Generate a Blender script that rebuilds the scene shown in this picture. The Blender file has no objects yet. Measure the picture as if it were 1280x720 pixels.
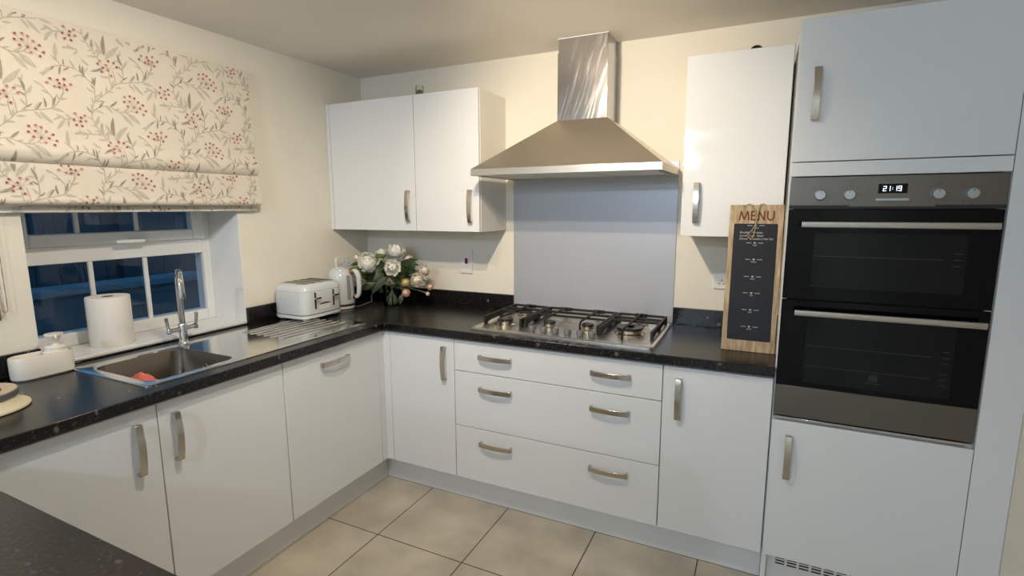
import bpy, bmesh, math, random
from mathutils import Vector, Matrix, noise
random.seed(7)
PI = math.pi
SC = bpy.context.scene
COL = SC.collection

# ------------------------------------------------------------------ materials
def lin(c):
    return tuple((v / 12.92 if v <= .04045 else ((v + .055) / 1.055) ** 2.4) for v in [x / 255 for x in c])

def mat(name, rgb, rough=.5, metal=0.0, var=.03, scale=40, spec=.5, coat=0, bump=0, emis=None, stretch=None, sss=0):
    m = bpy.data.materials.new(name); m.use_nodes = True
    nt = m.node_tree; b = nt.nodes['Principled BSDF']
    c = lin(rgb)
    tc = nt.nodes.new('ShaderNodeTexCoord')
    n = nt.nodes.new('ShaderNodeTexNoise'); n.inputs['Scale'].default_value = scale; n.inputs['Detail'].default_value = 4
    src = tc.outputs['Object']
    if stretch:
        mp = nt.nodes.new('ShaderNodeMapping'); mp.inputs['Scale'].default_value = stretch
        nt.links.new(src, mp.inputs['Vector']); src = mp.outputs['Vector']
    nt.links.new(src, n.inputs['Vector'])
    r = nt.nodes.new('ShaderNodeValToRGB')
    r.color_ramp.elements[0].position = .3; r.color_ramp.elements[1].position = .7
    r.color_ramp.elements[0].color = tuple(max(0, v * (1 - var)) for v in c) + (1,)
    r.color_ramp.elements[1].color = tuple(min(1, v * (1 + var)) for v in c) + (1,)
    nt.links.new(n.outputs['Fac'], r.inputs['Fac']); nt.links.new(r.outputs['Color'], b.inputs['Base Color'])
    b.inputs['Roughness'].default_value = rough; b.inputs['Metallic'].default_value = metal
    b.inputs['Specular IOR Level'].default_value = spec
    if coat: b.inputs['Coat Weight'].default_value = coat; b.inputs['Coat Roughness'].default_value = .05
    if bump:
        bp = nt.nodes.new('ShaderNodeBump'); bp.inputs['Strength'].default_value = bump; bp.inputs['Distance'].default_value = .002
        nt.links.new(n.outputs['Fac'], bp.inputs['Height']); nt.links.new(bp.outputs['Normal'], b.inputs['Normal'])
    if emis:
        b.inputs['Emission Color'].default_value = lin(emis[0]) + (1,); b.inputs['Emission Strength'].default_value = emis[1]
    if sss:
        b.inputs['Subsurface Weight'].default_value = sss
    return m

def glass(name, tint=(1, 1, 1), ior=1.45):
    m = bpy.data.materials.new(name); m.use_nodes = True; nt = m.node_tree
    for n in list(nt.nodes): nt.nodes.remove(n)
    o = nt.nodes.new('ShaderNodeOutputMaterial'); mx = nt.nodes.new('ShaderNodeMixShader')
    t = nt.nodes.new('ShaderNodeBsdfTransparent'); g = nt.nodes.new('ShaderNodeBsdfGlossy'); f = nt.nodes.new('ShaderNodeFresnel')
    t.inputs['Color'].default_value = tint + (1,); g.inputs['Roughness'].default_value = .01; f.inputs['IOR'].default_value = ior
    nt.links.new(f.outputs[0], mx.inputs[0]); nt.links.new(t.outputs[0], mx.inputs[1]); nt.links.new(g.outputs[0], mx.inputs[2])
    nt.links.new(mx.outputs[0], o.inputs['Surface'])
    return m

def steel(name, rgb, rough=.3, stretch=(2, 2, 260), bump=.06):
    m = mat(name, rgb, rough, 1.0, .06, 6, stretch=stretch, bump=bump)
    return m

M = {}
M['wall'] = mat('cream_wall_paint', (234, 229, 215), .85, var=.012, scale=6, bump=.02, spec=.2)
M['ceil'] = mat('ceiling_paint', (236, 232, 224), .9, var=.01, scale=5, spec=.1)
M['white'] = mat('white_gloss_lacquer', (226, 228, 229), .045, var=.006, scale=3, spec=.5)
M['whitemat'] = mat('white_melamine', (228, 226, 220), .4, var=.01, scale=8)
M['plinth'] = mat('white_plinth_board', (224, 225, 224), .3, var=.01, scale=4)
M['handle'] = steel('brushed_nickel', (205, 198, 190), .18, (200, 200, 3), .02)
M['chrome'] = mat('polished_chrome', (205, 205, 208), .08, 1, .01, 5)
M['steel'] = steel('brushed_steel', (230, 224, 214), .33, (3, 3, 240))
M['hoodsteel'] = steel('hood_brushed_steel', (212, 204, 192), .30, (3, 3, 200), .05)
M['splash'] = mat('satin_steel_splashback', (180, 184, 192), .38, .25, .03, 4, stretch=(150, 3, 2), bump=.03)
M['sinksteel'] = steel('sink_steel', (214, 212, 208), .13, (60, 60, 60), .02)
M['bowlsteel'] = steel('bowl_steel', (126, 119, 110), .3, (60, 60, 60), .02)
M['ovensteel'] = steel('oven_brushed_steel', (116, 111, 104), .36, (3, 200, 200), .04)
M['ovenbar'] = steel('oven_handle_steel', (178, 172, 164), .35, (3, 200, 200), .04)
M['blackglass'] = mat('black_oven_glass', (7, 8, 10), .04, var=.02, scale=3, spec=.18)
M['ovenwin'] = mat('oven_window_glass', (20, 23, 23), .06, var=.15, scale=5, spec=.2)
M['wire'] = mat('dim_oven_shelf_wire', (58, 62, 62), .4, .5)
M['iron'] = mat('cast_iron', (17, 14, 12), .55, var=.2, scale=60, bump=.1)
M['burner'] = steel('burner_alloy', (206, 196, 178), .25, (40, 40, 40), .02)
M['cap'] = mat('burner_cap_enamel', (30, 30, 32), .35, var=.1)
M['knobgrey'] = mat('grey_knob_plastic', (112, 112, 114), .4, .2, .02)
M['ovenknob'] = mat('silver_oven_knob', (176, 182, 186), .35, .6, .02)
M['black'] = mat('black_plastic', (14, 14, 15), .4, var=.05)
M['ceramic'] = mat('white_ceramic', (232, 226, 214), .25, var=.01, scale=10, spec=.5)
M['paper'] = mat('kitchen_paper', (236, 232, 224), .95, var=.02, scale=160, bump=.15, spec=.1)
M['card'] = mat('brown_card_core', (120, 100, 84), .9)
M['pink'] = mat('coral_cloth', (218, 112, 96), .9, var=.08, scale=80, bump=.2)
M['upvc'] = mat('white_upvc', (232, 233, 232), .3, var=.006, scale=6)
M['reveal'] = mat('white_reveal_paint', (232, 232, 230), .7, var=.01, scale=5)
M['sill'] = mat('white_gloss_sill', (234, 234, 232), .2, var=.01, scale=5)
M['pane'] = glass('window_pane_glass', (.93, .96, 1.0), 1.42)
M['vase'] = glass('clear_vase_glass', (.9, .94, .9), 1.35)
M['jarglass'] = glass('clear_jar_glass', (.97, .985, .97), 1.15)
M['fabric'] = mat('natural_blind_fabric', (224, 215, 200), .95, var=.02, scale=180, bump=.1, spec=.1)
M['stem'] = mat('print_stem', (184, 178, 164), .95, var=.06, scale=120, spec=.1)
M['leafp'] = mat('print_leaf', (194, 189, 174), .95, var=.06, scale=90, spec=.1)
M['leafd'] = mat('print_dark_leaf', (158, 152, 140), .95, var=.08, scale=90, spec=.1)
M['berry'] = mat('print_berry', (208, 170, 158), .95, var=.08, scale=200, spec=.1)
M['berryd'] = mat('print_berry_core', (140, 80, 78), .95, var=.1, scale=200, spec=.1)
M['toast'] = mat('pale_grey_enamel', (208, 213, 214), .16, var=.006, scale=4, spec=.5, coat=.3)
M['rose'] = mat('rose_gold', (196, 140, 112), .22, .9, .02)
M['copper'] = mat('dark_copper_slot', (92, 56, 44), .4, .4, .05)
M['petal'] = mat('white_peony_petal', (250, 249, 238), .8, var=.03, scale=60, sss=.0, spec=.2)
M['petalc'] = mat('cream_peony_petal', (246, 236, 222), .8, var=.04, scale=60, spec=.2)
M['bud'] = mat('peach_bud_petal', (244, 214, 188), .8, var=.08, scale=60, spec=.2)
M['budy'] = mat('yellow_bud_petal', (244, 222, 164), .8, var=.08, scale=60, spec=.2)
M['leaf'] = mat('dark_green_leaf', (50, 66, 36), .5, var=.25, scale=30)
M['leafl'] = mat('fresh_green_leaf', (98, 116, 40), .5, var=.2, scale=30)
M['gstem'] = mat('green_stem', (140, 144, 104), .6, var=.15)
M['socket'] = mat('white_socket_plastic', (232, 230, 226), .3, var=.004)
M['red'] = mat('red_rocker', (120, 8, 22), .35)
M['dark'] = mat('socket_hole', (30, 30, 32), .6)
M['chalk'] = mat('chalkboard', (26, 28, 34), .55, var=.15, scale=30, spec=.3)
M['chalkink'] = mat('chalk_lettering', (186, 186, 184), .9)
M['burnt'] = mat('burnt_wood_letters', (104, 56, 34), .8, var=.1)
M['twine'] = mat('jute_twine', (160, 142, 114), .95, var=.2, scale=300)
M['cream'] = mat('cream_enamel', (226, 216, 184), .4, var=.02)
M['tan'] = mat('beige_tray', (196, 176, 150), .6, var=.05)
M['greyband'] = mat('grey_band', (98, 100, 104), .5)
M['gauge'] = mat('clear_grey_gauge', (150, 152, 154), .15)
M['led'] = mat('white_led_digits', (240, 245, 255), .4, emis=((235, 245, 255), 1.3))
M['icon'] = mat('dark_print', (70, 66, 62), .6)
M['chain'] = mat('metal_bead_chain', (150, 140, 124), .4, .5)
M['dustgreen'] = mat('dried_moss', (104, 108, 76), .9, var=.3)
M['lining'] = mat('blind_lining', (222, 216, 204), .95, spec=.1)
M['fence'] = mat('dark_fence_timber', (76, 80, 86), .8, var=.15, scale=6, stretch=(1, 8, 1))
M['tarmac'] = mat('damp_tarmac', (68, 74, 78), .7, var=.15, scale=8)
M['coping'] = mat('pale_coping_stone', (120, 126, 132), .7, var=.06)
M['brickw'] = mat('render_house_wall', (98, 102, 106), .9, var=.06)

# speckled laminate worktop
def worktop_mat():
    m = bpy.data.materials.new('black_speckled_worktop'); m.use_nodes = True; nt = m.node_tree; b = nt.nodes['Principled BSDF']
    tc = nt.nodes.new('ShaderNodeTexCoord')
    v = nt.nodes.new('ShaderNodeTexVoronoi'); v.inputs['Scale'].default_value = 75
    r = nt.nodes.new('ShaderNodeValToRGB'); r.color_ramp.elements[0].position = 0; r.color_ramp.elements[1].position = .17
    r.color_ramp.elements[0].color = lin((112, 104, 96)) + (1,); r.color_ramp.elements[1].color = lin((14, 13, 14)) + (1,)
    n2 = nt.nodes.new('ShaderNodeTexNoise'); n2.inputs['Scale'].default_value = 14; n2.inputs['Detail'].default_value = 6
    r2 = nt.nodes.new('ShaderNodeValToRGB'); r2.color_ramp.elements[0].position = .56; r2.color_ramp.elements[1].position = .62
    mx = nt.nodes.new('ShaderNodeMix'); mx.data_type = 'RGBA'
    n3 = nt.nodes.new('ShaderNodeTexNoise'); n3.inputs['Scale'].default_value = 120; n3.inputs['Detail'].default_value = 3
    r3 = nt.nodes.new('ShaderNodeValToRGB'); r3.color_ramp.elements[0].position = .5; r3.color_ramp.elements[1].position = .76
    r3.color_ramp.elements[0].color = lin((8, 8, 9)) + (1,); r3.color_ramp.elements[1].color = lin((58, 53, 49)) + (1,)
    for q in (v, n2, n3): nt.links.new(tc.outputs['Object'], q.inputs['Vector'])
    nt.links.new(v.outputs['Distance'], r.inputs['Fac']); nt.links.new(n2.outputs['Fac'], r2.inputs['Fac']); nt.links.new(n3.outputs['Fac'], r3.inputs['Fac'])
    nt.links.new(r2.outputs['Color'], mx.inputs['Factor']); nt.links.new(r3.outputs['Color'], mx.inputs['A']); nt.links.new(r.outputs['Color'], mx.inputs['B'])
    mp = nt.nodes.new('ShaderNodeMapping'); mp.inputs['Scale'].default_value = (1, 1.7, 1); mp.inputs['Rotation'].default_value = (0, 0, .6)
    v2 = nt.nodes.new('ShaderNodeTexVoronoi'); v2.inputs['Scale'].default_value = 21
    r4 = nt.nodes.new('ShaderNodeValToRGB'); r4.color_ramp.elements[0].position = .13; r4.color_ramp.elements[1].position = .24
    r4.color_ramp.elements[0].color = (1, 1, 1, 1); r4.color_ramp.elements[1].color = (0, 0, 0, 1)
    sp = nt.nodes.new('ShaderNodeSeparateColor'); gt = nt.nodes.new('ShaderNodeMath'); gt.operation = 'GREATER_THAN'; gt.inputs[1].default_value = .70
    mu = nt.nodes.new('ShaderNodeMath'); mu.operation = 'MULTIPLY'; mx2 = nt.nodes.new('ShaderNodeMix'); mx2.data_type = 'RGBA'
    nt.links.new(tc.outputs['Object'], mp.inputs['Vector']); nt.links.new(mp.outputs['Vector'], v2.inputs['Vector'])
    nt.links.new(v2.outputs['Distance'], r4.inputs['Fac']); nt.links.new(v2.outputs['Color'], sp.inputs[0]); nt.links.new(sp.outputs[0], gt.inputs[0])
    nt.links.new(r4.outputs['Color'], mu.inputs[0]); nt.links.new(gt.outputs[0], mu.inputs[1]); nt.links.new(mu.outputs[0], mx2.inputs['Factor'])
    nt.links.new(mx.outputs['Result'], mx2.inputs['A']); mx2.inputs['B'].default_value = lin((98, 90, 84)) + (1,)
    nt.links.new(mx2.outputs['Result'], b.inputs['Base Color'])
    b.inputs['Roughness'].default_value = .24; b.inputs['Specular IOR Level'].default_value = .45
    return m
M['top'] = worktop_mat()

def tile_mat():
    m = bpy.data.materials.new('beige_floor_tiles'); m.use_nodes = True; nt = m.node_tree; b = nt.nodes['Principled BSDF']
    tc = nt.nodes.new('ShaderNodeTexCoord'); mp = nt.nodes.new('ShaderNodeMapping')
    P = .4535
    mp.inputs['Location'].default_value = (-.840 + 20 * P, .982 + 20 * P, 0)
    br = nt.nodes.new('ShaderNodeTexBrick'); br.offset = 0; br.squash = 1
    for k, val in (('Scale', 1), ('Mortar Size', .0026), ('Mortar Smooth', .1), ('Brick Width', P), ('Row Height', P), ('Bias', 0)): br.inputs[k].default_value = val
    br.inputs['Color1'].default_value = lin((200, 192, 176)) + (1,); br.inputs['Color2'].default_value = lin((195, 187, 171)) + (1,)
    br.inputs['Mortar'].default_value = lin((62, 50, 42)) + (1,)
    n = nt.nodes.new('ShaderNodeTexNoise'); n.inputs['Scale'].default_value = 5; n.inputs['Detail'].default_value = 6
    r = nt.nodes.new('ShaderNodeValToRGB'); r.color_ramp.elements[0].position = .35; r.color_ramp.elements[1].position = .7
    r.color_ramp.elements[0].color = (.78, .78, .77, 1); r.color_ramp.elements[1].color = (1.06, 1.05, 1.03, 1)
    mx = nt.nodes.new('ShaderNodeMix'); mx.data_type = 'RGBA'; mx.blend_type = 'MULTIPLY'; mx.inputs['Factor'].default_value = 1
    nt.links.new(tc.outputs['Object'], mp.inputs['Vector']); nt.links.new(mp.outputs['Vector'], br.inputs['Vector'])
    nt.links.new(tc.outputs['Object'], n.inputs['Vector']); nt.links.new(n.outputs['Fac'], r.inputs['Fac'])
    nt.links.new(br.outputs['Color'], mx.inputs['A']); nt.links.new(r.outputs['Color'], mx.inputs['B'])
    nt.links.new(mx.outputs['Result'], b.inputs['Base Color']); b.inputs['Roughness'].default_value = .42
    bp = nt.nodes.new('ShaderNodeBump'); bp.inputs['Strength'].default_value = .3; bp.inputs['Distance'].default_value = -.002
    nt.links.new(br.outputs['Fac'], bp.inputs['Height']); nt.links.new(bp.outputs['Normal'], b.inputs['Normal'])
    return m
M['tile'] = tile_mat()

def wood_mat():
    m = bpy.data.materials.new('rustic_oak_board'); m.use_nodes = True; nt = m.node_tree; b = nt.nodes['Principled BSDF']
    tc = nt.nodes.new('ShaderNodeTexCoord'); mp = nt.nodes.new('ShaderNodeMapping'); mp.inputs['Scale'].default_value = (22, 22, 1.6)
    n = nt.nodes.new('ShaderNodeTexNoise'); n.inputs['Scale'].default_value = 3.4; n.inputs['Detail'].default_value = 8; n.inputs['Distortion'].default_value = .4
    r = nt.nodes.new('ShaderNodeValToRGB'); r.color_ramp.elements[0].position = .3; r.color_ramp.elements[1].position = .72
    r.color_ramp.elements[0].color = lin((132, 110, 82)) + (1,); r.color_ramp.elements[1].color = lin((198, 176, 142)) + (1,)
    e = r.color_ramp.elements.new(.5); e.color = lin((168, 146, 114)) + (1,)
    nt.links.new(tc.outputs['Object'], mp.inputs['Vector']); nt.links.new(mp.outputs['Vector'], n.inputs['Vector'])
    nt.links.new(n.outputs['Fac'], r.inputs['Fac']); nt.links.new(r.outputs['Color'], b.inputs['Base Color']); b.inputs['Roughness'].default_value = .6
    return m
M['wood'] = wood_mat()

def chimney_mat():
    # brushed steel with wiped, smeary polishing streaks (a roughness pattern)
    m = steel('wiped_chimney_steel', (196, 194, 196), .26, (3, 3, 200), .03); nt = m.node_tree; b = nt.nodes['Principled BSDF']
    tc = nt.nodes.new('ShaderNodeTexCoord'); mp = nt.nodes.new('ShaderNodeMapping'); mp.inputs['Scale'].default_value = (70, 70, 4.0)
    mq = nt.nodes.new('ShaderNodeMapping'); mq.inputs['Rotation'].default_value = (0, math.radians(-17), 0)
    n = nt.nodes.new('ShaderNodeTexNoise'); n.inputs['Scale'].default_value = 1.5; n.inputs['Detail'].default_value = 3; n.inputs['Distortion'].default_value = .5
    r = nt.nodes.new('ShaderNodeMapRange'); r.inputs['From Min'].default_value = .50; r.inputs['From Max'].default_value = .72; r.inputs['To Min'].default_value = .16; r.inputs['To Max'].default_value = .26
    nt.links.new(tc.outputs['Object'], mq.inputs['Vector']); nt.links.new(mq.outputs['Vector'], mp.inputs['Vector']); nt.links.new(mp.outputs['Vector'], n.inputs['Vector'])
    nt.links.new(n.outputs['Fac'], r.inputs['Value']); nt.links.new(r.outputs['Result'], b.inputs['Roughness'])
    return m
M['chimney'] = chimney_mat()

# ------------------------------------------------------------------ mesh helpers
def BM(): return bmesh.new()

def box(bm, x0, x1, y0, y1, z0, z1, mi=0):
    if x0 > x1: x0, x1 = x1, x0
    if y0 > y1: y0, y1 = y1, y0
    if z0 > z1: z0, z1 = z1, z0
    v = [bm.verts.new(p) for p in ((x0, y0, z0), (x1, y0, z0), (x1, y1, z0), (x0, y1, z0), (x0, y0, z1), (x1, y0, z1), (x1, y1, z1), (x0, y1, z1))]
    for f in ((0, 3, 2, 1), (4, 5, 6, 7), (0, 1, 5, 4), (1, 2, 6, 5), (2, 3, 7, 6), (3, 0, 4, 7)):
        q = bm.faces.new([v[i] for i in f]); q.material_index = mi
    return v

def rings(bm, rs, close=True, cap0=True, cap1=True, mi=0):
    vs = [[bm.verts.new(p) for p in r] for r in rs]
    n = len(vs[0])
    for a, b in zip(vs, vs[1:]):
        for i in range(n if close else n - 1):
            j = (i + 1) % n
            f = bm.faces.new((a[i], a[j], b[j], b[i])); f.material_index = mi
    if close and cap0: bm.faces.new(list(reversed(vs[0]))).material_index = mi
    if close and cap1: bm.faces.new(vs[-1]).material_index = mi
    return vs

def frame_of(d):
    d = d.normalized(); a = Vector((0, 0, 1)) if abs(d.z) < .9 else Vector((1, 0, 0))
    u = d.cross(a).normalized(); return u, d.cross(u).normalized()

def tube(bm, pts, r, n=10, mi=0, cap=True):
    pts = [Vector(p) for p in pts]
    R = r if isinstance(r, (list, tuple)) else [r] * len(pts)
    rs = []; u = None
    for i, p in enumerate(pts):
        d = (pts[min(i + 1, len(pts) - 1)] - pts[max(i - 1, 0)]).normalized()
        if u is None: u, w = frame_of(d)
        else:
            u = (u - d * u.dot(d)).normalized()
        w = d.cross(u)
        rs.append([p + (u * math.cos(2 * PI * k / n) + w * math.sin(2 * PI * k / n)) * R[i] for k in range(n)])
    rings(bm, rs, True, cap, cap, mi)

def lathe(bm, prof, c, n=28, mi=0, cap0=True, cap1=True):
    rings(bm, [[(c[0] + r * math.cos(2 * PI * k / n), c[1] + r * math.sin(2 * PI * k / n), c[2] + z) for k in range(n)] for r, z in prof], True, cap0, cap1, mi)

def lathe_axis(bm, prof, c, axis, n=24, mi=0):
    d = Vector(axis).normalized(); u, w = frame_of(d); c = Vector(c)
    rings(bm, [[c + d * z + (u * math.cos(2 * PI * k / n) + w * math.sin(2 * PI * k / n)) * r for k in range(n)] for r, z in prof], True, True, True, mi)

def prism(bm, poly, ax, a, b, mi=0):
    def P(p, t):
        return {'x': (t, p[0], p[1]), 'y': (p[0], t, p[1]), 'z': (p[0], p[1], t)}[ax]
    rings(bm, [[P(p, a) for p in poly], [P(p, b) for p in poly]], True, True, True, mi)

def rrect(x0, x1, y0, y1, r, n=6):
    o = []
    for cx, cy, a0 in ((x1 - r, y1 - r, 0), (x0 + r, y1 - r, 90), (x0 + r, y0 + r, 180), (x1 - r, y0 + r, 270)):
        for k in range(n + 1):
            a = math.radians(a0 + 90 * k / n); o.append((cx + r * math.cos(a), cy + r * math.sin(a)))
    return o

def slab(bm, xs, ys, keep, z0, z1):
    """a board cut on a grid: cells where keep(cx, cy) is true"""
    nx, ny = len(xs) - 1, len(ys) - 1
    K = {(i, j): keep((xs[i] + xs[i + 1]) / 2, (ys[j] + ys[j + 1]) / 2) for i in range(nx) for j in range(ny)}
    V = {}
    def v(i, j, k):
        if (i, j, k) not in V: V[i, j, k] = bm.verts.new((xs[i], ys[j], (z0, z1)[k]))
        return V[i, j, k]
    for (i, j), on in K.items():
        if not on: continue
        bm.faces.new((v(i, j, 1), v(i + 1, j, 1), v(i + 1, j + 1, 1), v(i, j + 1, 1)))
        bm.faces.new((v(i, j, 0), v(i, j + 1, 0), v(i + 1, j + 1, 0), v(i + 1, j, 0)))
        if not K.get((i - 1, j)): bm.faces.new((v(i, j, 0), v(i, j, 1), v(i, j + 1, 1), v(i, j + 1, 0)))
        if not K.get((i + 1, j)): bm.faces.new((v(i + 1, j, 0), v(i + 1, j + 1, 0), v(i + 1, j + 1, 1), v(i + 1, j, 1)))
        if not K.get((i, j - 1)): bm.faces.new((v(i, j, 0), v(i + 1, j, 0), v(i + 1, j, 1), v(i, j, 1)))
        if not K.get((i, j + 1)): bm.faces.new((v(i, j + 1, 0), v(i, j + 1, 1), v(i + 1, j + 1, 1), v(i + 1, j + 1, 0)))

def obj(name, bm, m, parent=None, bevel=0, seg=2, smooth=35, loc=None, label=None, recalc=True):
    """link bm (world coordinates) as ONE mesh object below parent"""
    if recalc: bmesh.ops.recalc_face_normals(bm, faces=bm.faces)
    me = bpy.data.meshes.new(name)
    base = Vector(parent['_w']) if parent else Vector(loc or (0, 0, 0))
    bmesh.ops.translate(bm, verts=bm.verts, vec=-base)
    bm.to_mesh(me); bm.free()
    me.polygons.foreach_set('use_smooth', [True] * len(me.polygons)); me.set_sharp_from_angle(angle=math.radians(smooth))
    for q in (m if isinstance(m, (list, tuple)) else [m]): me.materials.append(M[q])
    o = bpy.data.objects.new(name, me); COL.objects.link(o)
    if parent: o.parent = parent
    else: o.location = base
    o['_w'] = tuple(base)
    if bevel:
        b = o.modifiers.new('bevel', 'BEVEL'); b.width = bevel; b.segments = seg; b.limit_method = 'ANGLE'; b.angle_limit = math.radians(50); b.harden_normals = False
    if label: o['label'] = label
    return o

def tag(o, label, cat, group=None):
    o['label'] = label; o['category'] = cat
    if group: o['group'] = group
    return o

def thing(name, label, cat, loc=(0, 0, 0), group=None):
    o = bpy.data.objects.new(name, None); COL.objects.link(o); o.location = loc; o['_w'] = tuple(loc); o.empty_display_size = .05
    return tag(o, label, cat, group)

def struct(o):
    o['kind'] = 'structure'; return o

def simple_box(name, m, parent, b, bevel=0, **k):
    bm = BM(); box(bm, *b); return obj(name, bm, m, parent, bevel, **k)

# ------------------------------------------------------------------ measures
ZT, TH = .9106, .0381            # worktop top, thickness
ZU = ZT - TH                     # worktop underside
DT, DB = .8616, .1463            # door top / bottom
YF, XF = -.5945, .5937           # door faces (back run / left run)
WD, WL = -.6157, .6214           # worktop front edges
YP, XP = -.528, .534             # plinth faces
XA, XB, XC, XD, XE = .6364, 1.0324, 2.034, 2.4395, 3.039
ZC = 2.31
XR = 3.146                       # right wall
YB = -8.2                        # far end of the room
PY0, PY1, PX = -2.255, -2.87, 1.93   # peninsula
WY0, WY1 = -1.7915, -.938        # window opening
WZ0, WZ1 = .930, 2.10
XW = -.2275                      # window frame face

# ------------------------------------------------------------------ the room
bm = BM(); box(bm, -.0, XR + .1, YB, .1, -.06, 0); struct(obj('floor', bm, 'tile'))
bm = BM(); box(bm, -.3, XR + .1, YB - .1, .1, ZC, ZC + .08); struct(obj('ceiling', bm, 'ceil'))
bm = BM(); box(bm, -.3, XR + .1, 0, .1, -.06, ZC); struct(obj('wall_back', bm, 'wall'))
bm = BM(); box(bm, XR, XR + .1, YB, 0, -.06, ZC); struct(obj('wall_right', bm, 'wall'))
bm = BM(); box(bm, -.3, XR + .1, YB - .1, YB, -.06, ZC); struct(obj('wall_front', bm, 'wall'))
bm = BM()
box(bm, -.3, 0, YB, WY0, -.06, ZC); box(bm, -.3, 0, WY1, 0, -.06, ZC)
box(bm, -.3, 0, WY0, WY1, -.06, WZ0 - .012); box(bm, -.3, 0, WY0, WY1, WZ1, ZC)
struct(obj('wall_left', bm, 'wall'))
# white painted reveals of the opening (thin plaster skins)
bm = BM()
box(bm, XW - .05, -.001, WY1 - .003, WY1 + .001, WZ0, WZ1); box(bm, XW - .05, -.001, WY0 - .001, WY0 + .003, WZ0, WZ1)
box(bm, XW - .05, -.001, WY0, WY1, WZ1 - .003, WZ1 + .001)
struct(obj('trim_1', bm, 'reveal'))
bm = BM(); box(bm, XW - .04, .004, WY0 + .0005, WY1 - .0005, WZ0 - .014, WZ0); struct(obj('trim_2', bm, 'sill', bevel=.003))

# window: outer frame, transom, opening sash, glazing bars, panes, handle
win = bpy.data.objects.new('window_1', None); COL.objects.link(win); win.location = (XW, (WY0 + WY1) / 2, WZ0); win['_w'] = tuple(win.location); win['kind'] = 'structure'
def ring_rect(bm, x0, x1, ya, yb, za, zb, w, wt=None, wb=None):
    wt = wt or w; wb = wb or w
    box(bm, x0, x1, ya, ya + w, za, zb); box(bm, x0, x1, yb - w, yb, za, zb)
    box(bm, x0, x1, ya + w, yb - w, za, za + wb); box(bm, x0, x1, ya + w, yb - w, zb - wt, zb)
bm = BM(); ring_rect(bm, XW - .07, XW, WY0 + .003, WY1 - .003, WZ0, WZ1, .043, .05, .054)
box(bm, XW - .07, XW, WY0 + .046, WY1 - .046, 1.277, 1.348)
obj('frame', bm, 'upvc', win, .004)
bm = BM(); ring_rect(bm, XW - .03, XW + .016, WY0 + .040, WY1 - .040, 1.349, WZ1 - .03, .060, .06, .05)
sash = obj('sash', bm, 'upvc', win, .005)
for nm, par, za, zb, ys in (('glazing_bar', win, .983, 1.278, (-1.484, -1.261)), ('glazing_bar', sash, 1.398, 2.01, (-1.516, -1.282))):
    for yy in ys:
        bm = BM(); box(bm, XW - .022, XW - .008, yy - .0085, yy + .0085, za, zb); obj(nm, bm, 'upvc', par, .002)
bm = BM(); box(bm, XW - .024, XW - .020, WY0 + .045, WY1 - .045, .980, 1.279); obj('pane', bm, 'pane', win)
bm = BM(); box(bm, XW - .020, XW - .016, WY0 + .098, WY1 - .098, 1.397, 2.012); obj('pane', bm, 'pane', sash)
bm = BM()
prism(bm, rrect(-1.338, -1.268, 1.346, 1.366, .009), 'x', XW + .016, XW + .028)
tube(bm, [(XW + .028, -1.30, 1.357), (XW + .046, -1.30, 1.357)], .008, 12)
prism(bm, rrect(-1.405, -1.285, 1.350, 1.364, .007), 'x', XW + .042, XW + .054)
obj('window_handle', bm, 'upvc', sash, .003, label='white plastic window handle')

# outside, seen through the panes at dusk
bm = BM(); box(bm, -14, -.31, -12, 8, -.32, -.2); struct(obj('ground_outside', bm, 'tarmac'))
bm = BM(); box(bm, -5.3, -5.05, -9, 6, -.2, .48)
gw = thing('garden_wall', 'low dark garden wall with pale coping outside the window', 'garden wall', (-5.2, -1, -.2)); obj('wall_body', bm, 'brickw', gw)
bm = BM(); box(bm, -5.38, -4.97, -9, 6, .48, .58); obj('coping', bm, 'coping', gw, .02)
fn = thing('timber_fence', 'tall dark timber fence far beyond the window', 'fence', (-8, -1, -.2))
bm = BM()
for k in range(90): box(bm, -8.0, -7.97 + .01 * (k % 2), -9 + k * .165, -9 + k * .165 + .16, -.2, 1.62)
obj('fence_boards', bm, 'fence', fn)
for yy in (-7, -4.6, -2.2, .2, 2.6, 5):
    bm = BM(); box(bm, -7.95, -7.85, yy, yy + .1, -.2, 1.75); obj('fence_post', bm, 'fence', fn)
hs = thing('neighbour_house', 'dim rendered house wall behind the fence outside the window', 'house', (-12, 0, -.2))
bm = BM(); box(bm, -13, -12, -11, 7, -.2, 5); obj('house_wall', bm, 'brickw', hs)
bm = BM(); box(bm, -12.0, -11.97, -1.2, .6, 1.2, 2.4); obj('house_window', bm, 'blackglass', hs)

# ------------------------------------------------------------------ handles
def handle(parent, c, along, nrm, L=.172, label=None):
    """bowed strip handle: c = middle point on the door face"""
    c = Vector(c); a = Vector(along); n = Vector(nrm); w = a.cross(n)
    bm = BM(); rs = []; N = 14
    for i in range(N + 1):
        t = -1 + 2 * i / N; o = .021 + .010 * (1 - t * t); p = c + a * (t * L / 2)
        rs.append([p + n * (o - .006) - w * .0112, p + n * (o - .006) + w * .0112, p + n * o + w * .0112, p + n * o - w * .0112])
    rings(bm, rs)
    for s in (-1, 1):
        e0 = c + a * (s * L / 2); e1 = c + a * (s * (L / 2 - .011))
        lo = n * -.0005; hi = n * .0205
        q = [e0 - w * .0112, e0 + w * .0112, e1 + w * .0112, e1 - w * .0112]
        rings(bm, [[v + lo for v in q], [v + hi for v in q]])
    return obj('handle', bm, 'handle', parent, .0012, label=label)

def door_panel(name, parent, b, m='white', bev=.0022):
    return simple_box(name, m, parent, b, bev)

G = .0016  # half gap between fronts
Z3 = (0, 0, 1)
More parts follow.
